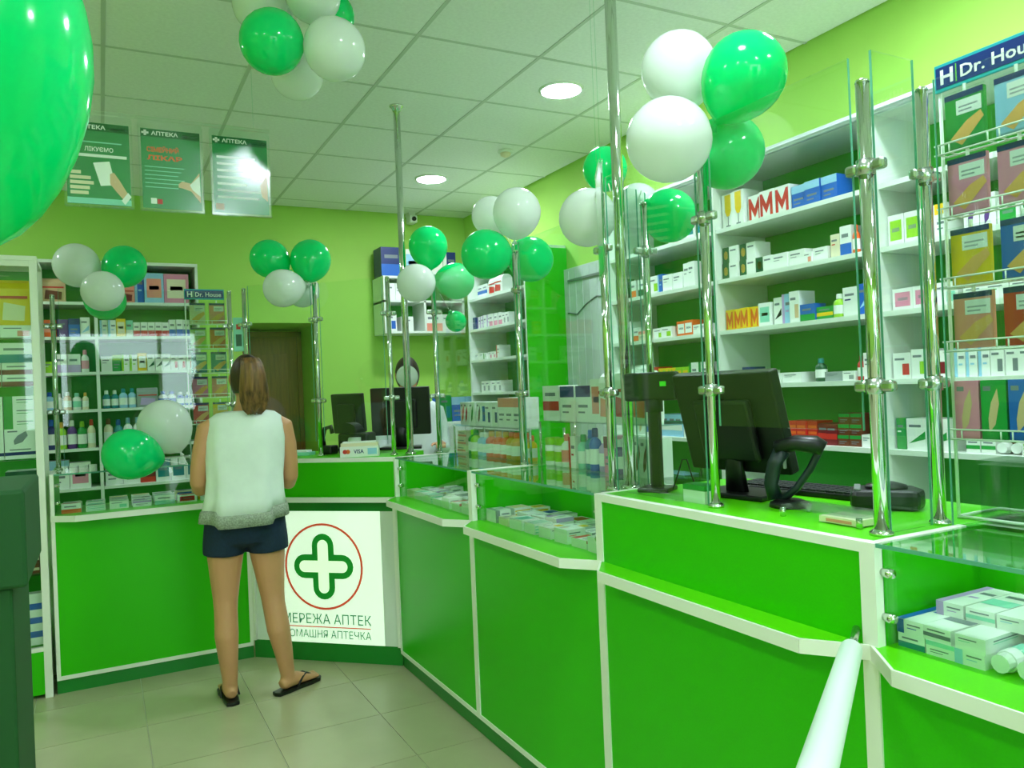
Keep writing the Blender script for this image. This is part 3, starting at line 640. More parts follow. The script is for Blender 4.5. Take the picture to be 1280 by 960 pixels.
# ---------------------------------------------------------------- foot-care racks
def rack(label, loc, rz, cols, rows, sp, head_w, h, hw=.15):
    t = thing('display_rack', label, 'rack', loc, rz)
    W = cols*sp+.02
    fr = MB()
    for x in (0, W): fr.tube([(x, 0, 0), (x, 0, h)], .004, 8)
    part(t, 'side_wire', fr, WIRE, True)
    part(t, 'base_wire', MB().tube([(0, 0, .004), (0, .16, .004), (W, .16, .004), (W, 0, .004), (0, 0, .004)], .004, 8), WIRE, True)
    for z in rows:
        p_ = part(t, 'pocket', MB().tube([(0, .004, z), (W, .004, z)], .0022, 6).tube([(0, -.03, z-.0), (W, -.03, z-.0)], .0022, 6).tube([(0, -.03, z+.022), (W, -.03, z+.022)], .0022, 6), WIRE, True)
        cw = MB()
        for c in range(cols+1):
            for q in (.01, .035) if c < cols else (.01,):
                cw.tube([(c*sp+q, .004, z), (c*sp+q, -.03, z), (c*sp+q, -.03, z+.022)], .0018, 6)
        part(p_, 'cross_wire', cw, WIRE, True)
    hd = part(t, 'header', MB().box(-.005, head_w, -.012, -.004, h-.012, h+.052), mat('header_teal', (40, 170, 180), .3), bevel=.002)
    part(hd, 'header_face', MB().box(.0, head_w-.005, -.0135, -.012, h-.004, h+.044), mat('header_navy', (26, 52, 120), .3))
    part(hd, 'divider', MB().box(.047, .0495, -.0142, -.0135, h, h+.04), mat('header_green', (110, 190, 60), .4))
    text(hd, 'H', .046, P['white'], (.009, -.0142, h+.004), (pi/2, 0, 0), .03, .0012)
    text(hd, 'Dr. House', .038, P['white'], (.056, -.0142, h+.006), (pi/2, 0, 0), hw, .0006)
    return t
def footpack(base, loc, rz, place, w=.088, h=.125):
    key = ('fp', base, w, h)
    if key not in CACHE:
        mb = MB().box(-w/2, w/2, -.006, .006, 0, h); pr(mb, (-w/2, -.006, 0), (w, 0, 0), (0, 0, h), (0, -1, 0), 'foot')
        CACHE[key] = (mb.mesh('pack', [P[base], P[base], P['slate'], P['gold'], P['navy'], P['white'], mat('insole_tan', (240, 178, 96), .5)]), MB().box(-w/2-.006, w/2+.006, -.012, -.0075, -.003, h+.004).mesh('blister', [ACRYL]), MB().tube([(0, 0, h), (0, 0, h+.018)], .004, 6).mesh('hanger', [WIRE]))
    a, b, c = CACHE[key]
    o = link('insole_pack', a, None, loc, (0, 0, rz)); link('blister', b, o); link('hanger', c, o)
    tag(o, f'{base} insole pack with beige foot picture {place}', 'package', 'insole packs in the racks')
RX, RY = 1.75, 1.135
rows = [.185, .385, .53, .69, .835]
rack('white wire foot-care rack with long navy header beside the till desk', (RX, RY, ZT), R90, 4, [r-.0 for r in rows], .112, .47, .995, .18)
names = {4: ['green', 'sky', 'teal', 'lime'], 3: ['pink', 'pink', 'lilac', 'sky'], 2: ['yellow', 'blue', 'teal', 'green'], 1: ['salmon', 'red', 'orange', 'pink']}
for r in (4, 3, 2, 1):
    for c in range(4):
        footpack(names[r][c], (RX-.013, RY-.066-c*.112, ZT+rows[r]+.0052), R90, 'in the rack beside the till desk')
for c, b in enumerate(('pink', 'green', 'blue', 'sky', 'pink', 'green')):
    good('c', .055, .13, .02, b, 'leaf', 'beige', (RX-.013, RY-.045-c*.06, ZT+rows[0]+.002), R90, 'on the rack beside the till desk', 'narrow boxes in the foot-care rack')
rows2 = [.2, .36, .51, .66, .81]
rack('white wire foot-care rack with short navy header behind the woman', (.475, 5.14, ZT), 0, 2, rows2, .112, .225, .975)
for r in range(5):
    for c in range(2):
        footpack([['red', 'yellow'], ['pink', 'salmon'], ['teal', 'teal'], ['lime', 'orange'], ['cream', 'salmon']][r][c], (.475+.066+c*.112, 5.127, ZT+rows2[r]+.0052), 0, 'in the rack behind the woman')

# ---------------------------------------------------------------- tall glass cabinet at the left
VX0, VX1, VY0, VY1 = -.63, -.262, 4.60, 5.0
t = thing('glass_cabinet', 'tall white-framed glass cabinet of pharmacy boxes beside the display case', 'cabinet', (VX0, VY0, 0))
for x, y in ((VX0, VY0), (VX1-.035, VY0), (VX0, VY1-.03), (VX1-.035, VY1-.03)):
    part(t, 'post', MB().box(x, x+.035, y, y+.03, 0, 2.2), TRIM, world=True, bevel=.002)
part(t, 'top_frame', MB().box(VX0, VX1, VY0-.002, VY1, 2.2, 2.222), TRIM, world=True)
part(t, 'top_rail', MB().box(VX0+.035, VX1-.035, VY0+.002, VY0+.03, 2.17, 2.2), TRIM, world=True)
part(t, 'base', MB().box(VX0+.03, VX1-.03, VY0+.006, VY1, 0.02, .235), GREEN, world=True)
part(t, 'base_trim', MB().box(VX0+.03, VX1-.03, VY0+.002, VY0+.03, .235, .255), TRIM, world=True)
part(t, 'back_panel', MB().box(VX0+.035, VX1-.035, VY1-.03, VY1-.02, .235, 2.17), BOARD, world=True)
part(t, 'door_pane', MB().box(VX0+.035, VX1-.035, VY0+.008, VY0+.013, .255, 2.17), GLASS, world=True)
part(t, 'side_pane', MB().box(VX1-.02, VX1-.015, VY0+.03, VY1-.03, .255, 2.17), GLASS, world=True)
VZ = [.256, .62, .95, 1.205, 1.57, 1.815]
for z in VZ[1:]: part(t, 'glass_shelf', MB().box(VX0+.035, VX1-.035, VY0+.03, VY1-.03, z-.008, z), GLASS, world=True)
G = 'boxes in the tall glass cabinet'
for z, n_, sp in ((.256, 'lowest', 'c .14 .26 sky full white d.06;c .155 .26 white stripes blue d.06'), (.62, 'second', 'c .15 .05 brown band cream s2;c .13 .05 brown band cream s2'), (.95, 'third', 'c .15 .11 white logo sky;c .14 .12 white full mint'),
        (1.07, 'third', 'g .15;c .14 .07 white top darkgreen'), (1.205, 'fourth', 'c .15 .06 white band navy;c .14 .06 white band navy'), (1.265, 'fourth', 'c .15 .09 white leaf grey;c .14 .09 white leaf slate'), (1.355, 'fourth', 'c .15 .055 white side green s3;c .14 .055 white side green s3'),
        (1.57, 'fifth', 'c .15 .06 white bot maroon s2;c .14 .06 white bot maroon s2'), (1.69, 'fifth', 'c .06 .08 yellow full lime;c .075 .09 navy plain white;c .15 .1 white bot teal'), (1.815, 'top', 'c .15 .065 white plain teal;c .14 .065 white logo salmon')):
    fill(sp, (VX0+.02, VY0+.03), 0, z, f'on {n_} tall cabinet shelf', G, VX1-VX0, .14)
for x, c_ in ((-.52, 'orange'), (-.375, 'yellow')):
    good('p', .14, .235, .1, c_, 'x', 'cream', (x, VY0+.15, 1.88), 0, 'standing high in the tall cabinet', G)
# ---------------------------------------------------------------- dark green stand at the left edge
t = thing('green_stand', 'dark green box-shaped stand with overhanging top near the floor tiles', 'stand', (-.42, 2.0, 0))
SG = mat('stand_green', (2, 72, 20), .7)
part(t, 'body', MB().box(-.25, .238, 0, .4, .0, 1.075), SG, bevel=.006); part(t, 'top_box', MB().box(-.27, .268, -.02, .42, 1.075, 1.285), SG, bevel=.008)
part(t, 'plinth', MB().box(-.23, .22, .02, .38, 0, .04), BLACK)
# ---------------------------------------------------------------- white handrail in the foreground
t = thing('handrail', 'white round handrail running up to the till desk', 'rail', (.674, .608, 0))
hp = Vector((.535, .397, 0)).normalized()
a = Vector((1.262, 1.045, .93)); b = Vector((.674, .608, 1.034)); c = b+(b-a).normalized()*.55
part(t, 'rail', MB().tube([a, a+(b-a)*.02, a+(b-a)*.5, b, c], [.017, .0205, .0205, .0205, .0205], 20), mat('rail_white', (225, 240, 230), .35), True, True)
part(t, 'wall_bracket', MB().tube([a-(b-a)*.01, Vector((1.37, 1.12, .93))], .008, 10), STEEL, True, True)
part(t, 'post', MB().tube([(c.x, c.y, 0), (c.x, c.y, c.z)], .018, 14), STEEL, True, True)
part(t, 'foot_plate', MB().lathe([(.06, 0), (.06, .008), (.02, .02)], 20, c=(c.x, c.y, 0)), STEEL, True, True)

# ---------------------------------------------------------------- till equipment
def orient(o, d): o.rotation_euler = d
t = thing('customer_display', 'black customer display on a post at the till desk', 'display', (1.545, 1.985, ZT-.0005), -1.0)
part(t, 'base', MB().box(-.05, .05, -.05, .05, 0, .014), BLACK, bevel=.004); part(t, 'post', MB().box(-.019, .019, -.012, .012, .014, .31), BLACK, bevel=.003)
h_ = part(t, 'head', MB().box(-.09, .08, -.025, .025, .285, .375), BLACK, bevel=.008)
part(h_, 'readout', MB().box(.03, .05, -.0262, -.025, .33, .345), mat('green_led', (60, 200, 40), .3, emit=.3))
part(t, 'neck', MB().tube([(0, 0, .25), (0, .0, .29)], .028, 14), BLACK, True)
def monitor(label, loc, rz, tilt, W=.42, Hh=.27, z0=.09, mt=BLACK):
    t = thing('till_monitor', label, 'monitor', loc, rz)
    part(t, 'base', MB().prism([(-.11, -.08), (.11, -.08), (.13, .08), (-.13, .08)], 0, .015), BLACK, bevel=.004)
    part(t, 'stand', MB().tube([(0, .02, .01), (0, .03, .1), (0, 0, .2)], [(.04, .02), (.03, .018), (.04, .018)], 12, ref=(1, 0, 0)), BLACK, True)
    p_ = part(t, 'panel', MB().box(-W/2, W/2, -.02, .02, 0, Hh), mt, bevel=.006, loc=(0, -.01, z0), rot=(tilt, 0, 0))
    part(p_, 'screen', MB().box(-W/2+.012, W/2-.012, -.022, -.02, .018, Hh-.012), SCREEN)
    part(p_, 'rear_housing', MB().box(-W*.28, W*.28, .02, .045, .04, Hh*.75), BLACK, bevel=.01)
    return t
monitor('black till monitor tilted back, seen from behind on the till desk', (1.66, 1.735, ZT), pi/2+.12, -.27, .36, .3, .075)
t = thing('keyboard', 'black computer keyboard on the till desk', 'keyboard', (1.825, 1.66, ZT), pi/2+.1)
part(t, 'case', MB().box(-.21, .21, -.065, .065, 0, .016), BLACK, bevel=.004)
kb = MB()
for i in range(14):
    for j in range(5): kb.box(-.2+i*.0288, -.2+i*.0288+.024, -.058+j*.024, -.058+j*.024+.02, .016, .021)
part(t, 'keys', kb, mat('key_black', (34, 38, 38), .5))
# barcode scanner on its stand
t = thing('barcode_scanner', 'black gun-shaped barcode scanner resting in its looped stand', 'scanner', (1.60, 1.50, ZT), -.95)
part(t, 'stand_base', MB().lathe([(.052, 0), (.05, .012), (.03, .02)], 20), BLACK, True)
part(t, 'stand_arm', MB().tube([(-.02, 0, .015), (.02, 0, .05), (.055, 0, .10), (.08, 0, .15), (.075, 0, .165)], [(.014, .01)]*5, 10, ref=(0, 1, 0)), mat('scanner_blue', (22, 36, 40), .35), True)
part(t, 'handle', MB().tube([(-.035, 0, .02), (-.045, 0, .06), (-.035, 0, .11), (-.012, 0, .15)], [(.017, .02), (.016, .019), (.017, .019), (.02, .022)], 12, ref=(0, 1, 0)), mat('scanner_blue', (22, 36, 40), .35), True)
part(t, 'head', MB().tube([(-.03, 0, .155), (.02, 0, .168), (.07, 0, .163), (.09, 0, .152)], [(.024, .017), (.03, .021), (.034, .024), (.03, .02)], 14, ref=(0, 1, 0)), BLACK, True)
part(t, 'trigger', MB().box(-.012, -.004, -.006, .006, .10, .135), GREY, bevel=.002)
t = thing('receipt_printer', 'low black receipt printer beside the barcode scanner', 'printer', (1.76, 1.33, ZT), -.9)
part(t, 'body', MB().prism([(-.085, -.06), (.07, -.065), (.09, 0), (.07, .065), (-.085, .06)], 0, .05), BLACK, bevel=.014)
part(t, 'cover', MB().lathe([(.05, .05), (.048, .058), (.02, .066)], 20), BLACK, True)
part(t, 'feed_slot', MB().box(-.075, -.06, -.05, .05, .05, .053), GREY)
single('medicine_carton', MB().box(-.045, .045, -.025, .025, 0, .05).box(-.0455, .0455, -.0255, .0255, .035, .0505, 1), [P['white'], P['green']], 'white carton with green lid on the till desk under the glass', 'box', (1.49, 1.72, ZT), (0, 0, R90))
t = thing('coin_tray', 'clear plastic coin tray with leaflets on the till desk', 'tray', (1.52, 1.30, ZT), R90)
part(t, 'plate', MB().box(-.12, .12, -.05, .06, .022, .027), PLAST)
for x in (-.11, .11):
    for y in (-.04, .05): part(t, 'foot', MB().tube([(x, y, 0), (x, y, .022)], .007, 8), CHROME, True)
lf = part(t, 'leaflet', MB().box(.0, .11, -.04, .04, .002, .016), P['cream']); part(lf, 'print', MB().box(.02, .09, -.041, -.04, .005, .012), P['salmon'])
# cable from the till
single('cable', MB().tube([(1.565, 1.935, ZT+.006), (1.575, 1.922, ZT+.05), (1.585, 1.908, ZT+.10), (1.592, 1.895, ZT+.10), (1.60, 1.884, ZT+.05), (1.606, 1.871, ZT+.008)], .0025, 6), BLACK, 'thin black cable arching between customer display and till monitor', 'cable', smooth=True)

# corner desk equipment
monitor('black till monitor on the corner desk in front of the pharmacist', (1.62, 4.56, ZT), DA+pi+.25, -.06, .36, .29, .085)
monitor('smaller black screen beside the brown doorway on corner desk', (1.36, 4.78, ZT), DA+pi-.1, -.1, .22, .24, .11)
t = thing('label_printer', 'black printer with white paper roll on the corner desk', 'printer', (1.32, 4.46, ZT), DA)
part(t, 'body', MB().box(-.11, .08, -.05, .07, 0, .12), BLACK, bevel=.012)
part(t, 'arch_cover', MB().rings([[(-.06+.07*cos(a_), y_, .12+.06*sin(a_)) for a_ in [pi*k/10 for k in range(11)]] for y_ in (-.04, .06)], caps=True), BLACK)
part(t, 'paper_roll', MB().tube([(-.03, -.055, .075), (.04, -.055, .075)], .022, 14), P['white'], True)
part(t, 'paper_slip', MB().box(-.04, .05, -.085, -.05, .05, .054), P['white'])
t = thing('phone', 'black desk phone standing beside the corner desk printer', 'phone', (1.172, 4.577, ZT), DA)
part(t, 'cradle', MB().box(-.04, .04, -.04, .05, 0, .05), BLACK, bevel=.01); part(t, 'handset', MB().tube([(-.03, 0, .05), (-.035, 0, .1), (-.02, 0, .15), (.02, 0, .16), (.03, 0, .12)], .014, 10), BLACK, True)
t = thing('card_box', 'white card-payment box with orange circles on the corner desk', 'box', (1.255, 4.225, ZT), DA+.35)
part(t, 'carton', MB().box(-.105, .105, -.03, .03, 0, .058), P['white'], bevel=.002)
for x, m_ in ((-.078, P['red']), (-.062, P['orange'])): part(t, 'circle', MB().tube([(x, -.0302, .03), (x, -.031, .03)], .012, 20), m_)
text(t, 'VISA', .03, P['navy'], (-.03, -.031, .02), (pi/2, 0, 0), .055, .0006)
part(t, 'print_panel', MB().box(.045, .095, -.031, -.03, .012, .046), P['sky'])
single('paper_stack', MB().box(-.1, .1, -.03, .03, 0, .018).box(-.09, .09, -.028, .028, .018, .026, 1), [P['cream'], P['white']], 'small stack of paper slips on the card-payment box', 'paper', (1.255, 4.225, ZT+.058), (0, 0, DA+.35))
t = thing('paper_tray', 'pale flat tray of leaflets on the corner desk', 'tray', (1.0, 4.655, ZT), DA)
part(t, 'tray', MB().box(-.1, .1, -.03, .05, 0, .02), P['mint'], bevel=.002); part(t, 'leaflet', MB().box(-.08, .08, -.02, .04, .02, .03), P['white'])

# ---------------------------------------------------------------- hanging posters
PG = mat('poster_green', (22, 140, 70), .3); PDG = mat('poster_dark', (8, 104, 44), .3)
def poster(label, x0, y0, z0, w_, h_, kind, rz=0):
    t = thing('hanging_poster', label, 'poster', (x0, y0, z0), rz, 'posters hung from the ceiling')
    part(t, 'acrylic_holder', MB().box(0, w_, -.004, -.0015, 0, h_+.03).box(0, w_, .0015, .004, 0, h_+.03), HOLD)
    part(t, 'holder_lip', MB().box(-.003, .001, -.005, .005, 0, h_+.02).box(w_-.001, w_+.003, -.005, .005, 0, h_+.02).box(0, w_, -.006, .006, -.004, .001), ACRYL)
    s = part(t, 'sheet', MB().box(.008, w_-.008, -.001, .001, .008, h_), PG)
    y_ = -.0011
    def r(n, a, b, c, d, m_): part(s, n, MB().box(a*w_, b*w_, y_-.0004, y_, c*h_, d*h_), m_)
    r('heading_strip', .035, .965, .9, .995, PDG)
    cr = MB().box(.085*w_, .125*w_, y_-.001, y_, .915*h_, .98*h_).box(.05*w_, .16*w_, y_-.001, y_, .935*h_, .96*h_); part(s, 'cross_mark', cr, P['white'])
    text(s, 'АПТЕКА', .02, P['white'], (.2*w_, y_-.0008, .925*h_), (pi/2, 0, 0), .42*w_, .0005)
    r('small_print', .68, .93, .94, .948, P['mint']); r('small_print', .68, .9, .925, .932, P['mint'])
    if kind == 0:
        r('text_line', .1, .85, .76, .775, P['mint'])
        text(s, 'ЛІКУЄМО', .022, P['white'], (.3*w_, y_-.0006, .66*h_), (pi/2, 0, 0), .42*w_, .0004); r('text_line', .08, .92, .59, .625, P['white'])
        for k in range(5): r('text_line', .08, (.24, .38, .42, .36, .34)[k], .38-k*.06, .42-k*.06, P['cream'])
        part(s, 'paper_drawing', MB().add([(.42*w_, y_-.0006, .52*h_), (.66*w_, y_-.0006, .55*h_), (.74*w_, y_-.0006, .27*h_), (.52*w_, y_-.0006, .25*h_)], [(0, 3, 2, 1)]), P['white'])
        part(s, 'hand_drawing', MB().add([(a_*w_, y_-.0009, b_*h_) for a_, b_ in ((.66, .4), (.72, .42), (.8, .33), (.92, .17), (.85, .1), (.74, .2), (.66, .28))], [(6, 5, 4, 3, 2, 1, 0)]), P['beige'])
        part(s, 'cuff_drawing', MB().add([(a_*w_, y_-.0011, b_*h_) for a_, b_ in ((.92, .19), (.97, .14), (.87, .04), (.82, .09))], [(3, 2, 1, 0)]), P['white'])
        r('pale_strip', .035, .965, .03, .1, P['mint'])
    elif kind == 1:
        text(s, 'СІМЕЙНИЙ', .024, P['orange'], (.12*w_, y_-.0006, .72*h_), (pi/2, 0, 0), .5*w_, .0008); text(s, 'ЛІКАР', .024, P['orange'], (.12*w_, y_-.0006, .62*h_), (pi/2, 0, 0), .55*w_, .0008)
        for k in range(6): r('text_line', .08, .7-.05*(k % 3), .53-k*.05, .54-k*.05, P['mint'])
        part(s, 'person_drawing', MB().add([(a_*w_, y_-.0006, b_*h_) for a_, b_ in ((.6, .34), (.66, .38), (.8, .36), (.94, .5), (.95, .12), (.8, .26), (.68, .29), (.6, .3))], [tuple(range(7, -1, -1))]), P['beige'])
        part(s, 'shirt_drawing', MB().add([(a_*w_, y_-.0009, b_*h_) for a_, b_ in ((.78, .34), (.94, .46), (.95, .2), (.82, .28))], [(3, 2, 1, 0)]), P['white'])
        r('red_mark', .26, .34, .08, .14, P['red']); r('white_mark', .16, .25, .08, .15, P['white'])
    else:
        for k, (a_, b_) in enumerate(((.1, .75), (.1, .8), (.1, .7), (.1, .85), (.1, .6), (.1, .9), (.1, .8))): r('text_line', a_, b_, .72-k*.085, .75-k*.085, P['white'])
        part(s, 'person_drawing', MB().add([(a_*w_, y_-.0006, b_*h_) for a_, b_ in ((.82, .4), (.95, .55), (.95, .2), (.85, .26))], [(3, 2, 1, 0)]), P['beige'])
        r('drawing', .06, .2, .06, .14, P['beige'])
    return t
for k, (x0, lb) in enumerate(((-.09, 'green hanging pharmacy poster with a hand holding a white sheet'), (.162, 'green hanging pharmacy poster with orange heading and a person'), (.42, 'green hanging pharmacy poster with only rows of white text'))):
    poster(lb, x0, 3.3, 2.2, .228, .315, k)
t = thing('poster_rail', 'clear acrylic rail hung from the ceiling above three posters', 'rail', (-.09, 3.3, 2.548))
part(t, 'bar', MB().box(0, .745, -.006, .006, 0, .012), ACRYL)
for x in (.06, .68): part(t, 'hanging_line', MB().tube([(x, 0, .012), (x, 0, HC-2.548-.002)], .0012, 6), PLAST)
poster('hanging poster seen edge-on beside the tall pole at the till desk', 1.322, 1.90, 1.79, .2, .29, 2, -.95+pi/2+.42)
t = thing('poster_rail', 'short clear acrylic rail above the edge-on poster by the till desk', 'rail', (1.322, 1.90, 2.108), -.95+pi/2+.42)
part(t, 'bar', MB().box(0, .2, -.006, .006, 0, .012), ACRYL)
for x in (.02, .18): part(t, 'hanging_line', MB().tube([(x, 0, .012), (x, 0, HC-2.108-.002)], .0012, 6), PLAST)

# ---------------------------------------------------------------- balloons
def balloon_mesh(r, el, m_):
    key = ('bal', round(r, 3), el, m_.name)
    if key not in CACHE:
        prof = []
        for i in range(1, 15):
            a_ = pi*i/15; q = sin(a_); zz = -cos(a_)
            if zz < 0: q *= 1-.16*zz*zz*el; zz *= 1+.22*el
            prof.append((r*q, r*zz))
        prof = [(r*.05, -r*(1.24 if el else 1.06)-.004)] + prof + [(r*.03, r)]
        b_ = MB().lathe(prof, 28).mesh('balloon', [m_], smooth=True)
        zk = prof[0][1]
        k_ = MB().lathe([(.003, zk-.022), (.012, zk-.02), (.006, zk-.008), (.005, zk+.004)], 10).mesh('knot', [m_], smooth=True)
        CACHE[key] = (b_, k_)
    return CACHE[key]
def balloon(p, r, green, anchor, label, el=1, group='party balloons'):
    m_ = BGREEN if green else BWHITE
    b_, k_ = balloon_mesh(r, el, m_)
    o = link('balloon', b_, None, p)
    d = (Vector(p)-Vector(anchor)).normalized()
    o.rotation_mode = 'QUATERNION'; o.rotation_quaternion = Vector((0, 0, 1)).rotation_difference(d)
    link('knot', k_, o)
    zk = b_.vertices[0].co.z-.02
    Ln = (Vector(p)-Vector(anchor)).length+zk
    if Ln > .02: link('ribbon', MB().tube([(0, 0, zk), (0, 0, zk-Ln)], .002, 5).mesh('ribbon', [P['white']]), o)
    return tag(o, label, 'balloon', group)
W_, G_ = 'white', 'green'
BL = [  # position, radius, colour, anchor, label
 ((0.586, 2.994, 2.928), .108, W_, (.70, 2.92, 2.98), 'white balloon against the ceiling above the green one in the ceiling bunch'),
 ((0.739, 2.835, 2.914), .098, W_, (.70, 2.92, 2.98), 'white balloon touching the ceiling on the shop side of the ceiling bunch'),
 ((0.569, 2.767, 2.691), .109, G_, (.70, 2.92, 2.98), 'glossy green balloon at the bottom of the ceiling bunch'),
 ((0.771, 2.706, 2.674), .107, W_, (.70, 2.92, 2.98), 'white balloon beside the green one at the bottom of the ceiling bunch'),
 ((0.703, 2.991, 2.686), .098, W_, (.70, 2.92, 2.98), 'white balloon hanging behind the others in the ceiling bunch'),
 ((0.827, 2.947, 2.915), .09, G_, (.70, 2.92, 2.98), 'green balloon half hidden behind white ones in the ceiling bunch'),
 ((-.095, 5.13, 2.265), .124, W_, (.03, 4.95, 2.1), 'white balloon above the glass over the tall cabinet end'),
 ((.148, 5.08, 2.255), .12, G_, (.03, 4.95, 2.1), 'green balloon between shelves and glass above the display case'),
 ((.03, 4.80, 2.075), .109, W_, (.03, 4.92, 2.1), 'white balloon hanging lowest over the display case glass'),
 ((.045, 5.15, 2.075), .115, G_, (.03, 4.95, 2.1), 'green balloon mostly hidden behind a white one over the display case'),
 ((.896, 4.665, 2.265), .111, G_, (1.08, 4.50, 2.11), 'green balloon over the doorway side of the corner desk pole'),
 ((1.105, 4.555, 2.25), .116, G_, (1.08, 4.50, 2.11), 'green balloon right above the corner desk pole'),
 ((.92, 4.46, 2.067), .106, W_, (1.09, 4.47, 2.10), 'white balloon in front on the corner desk pole'),
 ((1.09, 4.72, 2.09), .1, W_, (1.10, 4.49, 2.10), 'white balloon behind the corner desk pole'),
 ((1.618, 4.003, 2.256), .107, G_, (1.64, 4.03, 2.09), 'tall green balloon above the pole beside the cross sign case'),
 ((1.516, 3.945, 2.04), .103, W_, (1.65, 4.04, 2.08), 'white balloon in front of the tall chrome pole by the corner desk'),
 ((1.78, 4.032, 2.07), .103, G_, (1.66, 4.04, 2.08), 'pale green balloon on the pole beside the cross sign case'),
 ((1.86, 4.217, 1.86), .061, G_, (1.70, 4.06, 2.0), 'small green balloon hanging lowest by the cross sign case'),
 ((1.56, 4.26, 1.548), .063, W_, (1.51, 4.135, 1.62), 'small white balloon tied to the tall pole before the pharmacist'),
 ((1.616, 3.214, 2.25), .09, W_, (1.64, 3.06, 2.09), 'smaller white balloon at the back of the bunch between the glass cases'),
 ((1.601, 2.939, 2.208), .103, W_, (1.64, 3.05, 2.07), 'large white balloon on top of the bunch between the glass cases'),
 ((1.477, 3.005, 2.033), .106, G_, (1.64, 3.06, 2.06), 'green balloon on the customer side of the pole between glass cases'),
 ((1.765, 3.14, 2.045), .104, G_, (1.65, 3.06, 2.06), 'green balloon on the staff side of the pole between glass cases'),
 ((1.60, 2.275, 2.215), .078, G_, (1.53, 2.15, 2.1), 'small green balloon behind the tall pole at the till desk'),
 ((1.50, 2.25, 2.03), .098, W_, (1.46, 2.12, 2.08), 'white balloon on the far front corner pole of the till desk'),
 ((1.745, 2.135, 2.03), .092, G_, (1.63, 2.095, 2.06), 'green balloon on the set-back pole of the till desk'),
 ((1.78, 2.335, 2.11), .084, W_, (1.65, 2.14, 2.11), 'white balloon behind the set-back pole of the till desk'),
 ((1.467, 1.71, 2.332), .104, W_, (1.46, 1.62, 2.12), 'white balloon at the top of the bunch on the middle till desk pole'),
 ((1.518, 1.515, 2.248), .108, G_, (1.46, 1.61, 2.09), 'large green balloon at the top of the bunch on the middle till desk pole'),
 ((1.304, 1.571, 2.074), .107, W_, (1.45, 1.615, 2.07), 'large white balloon leaning out over the customers from the till desk pole'),
 ((1.578, 1.653, 2.095), .103, G_, (1.46, 1.625, 2.06), 'green balloon hanging inside the glass on the middle till desk pole'),
]
EYE = Vector((0, 0, 1.46))
bp_ = [Vector(q[0]) for q in BL]
def lobes(k):                            # round body and tapering neck of balloon k, which points at its knot
    r = BL[k][1]; d = (bp_[k]-Vector(BL[k][3])).normalized()
    return ((bp_[k], r), (bp_[k]-d*r*.42, r*.8))
def near_seg(c, a, b):
    t_ = max(0, min(1, (c-a).dot(b-a)/(b-a).length_squared)); return a+(b-a)*t_
for _ in range(160):                     # squeeze the bunches apart so that neighbours only touch, and clear of poles and panes
    for i in range(len(BL)):
        for j in range(i):
            for ca, ra in lobes(i):
                for cb, rb in lobes(j):
                    dv = ca-cb; need = (ra+rb)*.99-dv.length
                    if need > 0:
                        vd = ((bp_[i]+bp_[j])/2-EYE).normalized(); dr = (dv.normalized()*.4 + vd*(1 if (bp_[i]-bp_[j]).dot(vd) > 0 else -1)).normalized()
                        bp_[i] += dr*need*.3; bp_[j] -= dr*need*.3
        for c, r_ in lobes(i):
            hits = [(near_seg(c, a, b), q) for a, b, q in POLES]
            for a, b, z0, z1 in PANES:
                n_ = near_seg(Vector((c.x, c.y, 0)), Vector((a.x, a.y, 0)), Vector((b.x, b.y, 0))); n_.z = max(z0, min(z1, c.z)); hits.append((n_, .003))
            for n_, q in hits:
                dv = c-n_; need = r_*.99+q-dv.length
                if need > 0 and dv.length > 1e-6: bp_[i] += dv.normalized()*need*.5
        bp_[i].z = min(bp_[i].z, HC-.012-BL[i][1])
for (p, r, c, a_, lb), p in zip(BL, bp_): balloon(p, r, c == G_, a_, lb)
bb = balloon((-.125, 1.12, 1.895), .133, True, (-.125, 1.12, 1.4), 'big green balloon floating close over the entrance aisle'); bb.scale = (1, 1, 1.5)
single('balloon_weight', MB().lathe([(.03, 0), (.034, .01), (.03, .04), (.006, .05)], 14).tube([(0, 0, .05), (0, 0, 1.157)], .002, 5), P['green'], 'small green weight with ribbon under the big floating balloon', 'weight', (-.125, 1.12, 0))
anc = (.40, 4.53, 1.12)
balloon((.118, 4.40, 1.205), .128, True, anc, 'green teardrop balloon lying sideways before the woman\'s display case', 2)
balloon((.30, 4.62, 1.335), .138, False, anc, 'white balloon behind the sideways green one beside the woman')

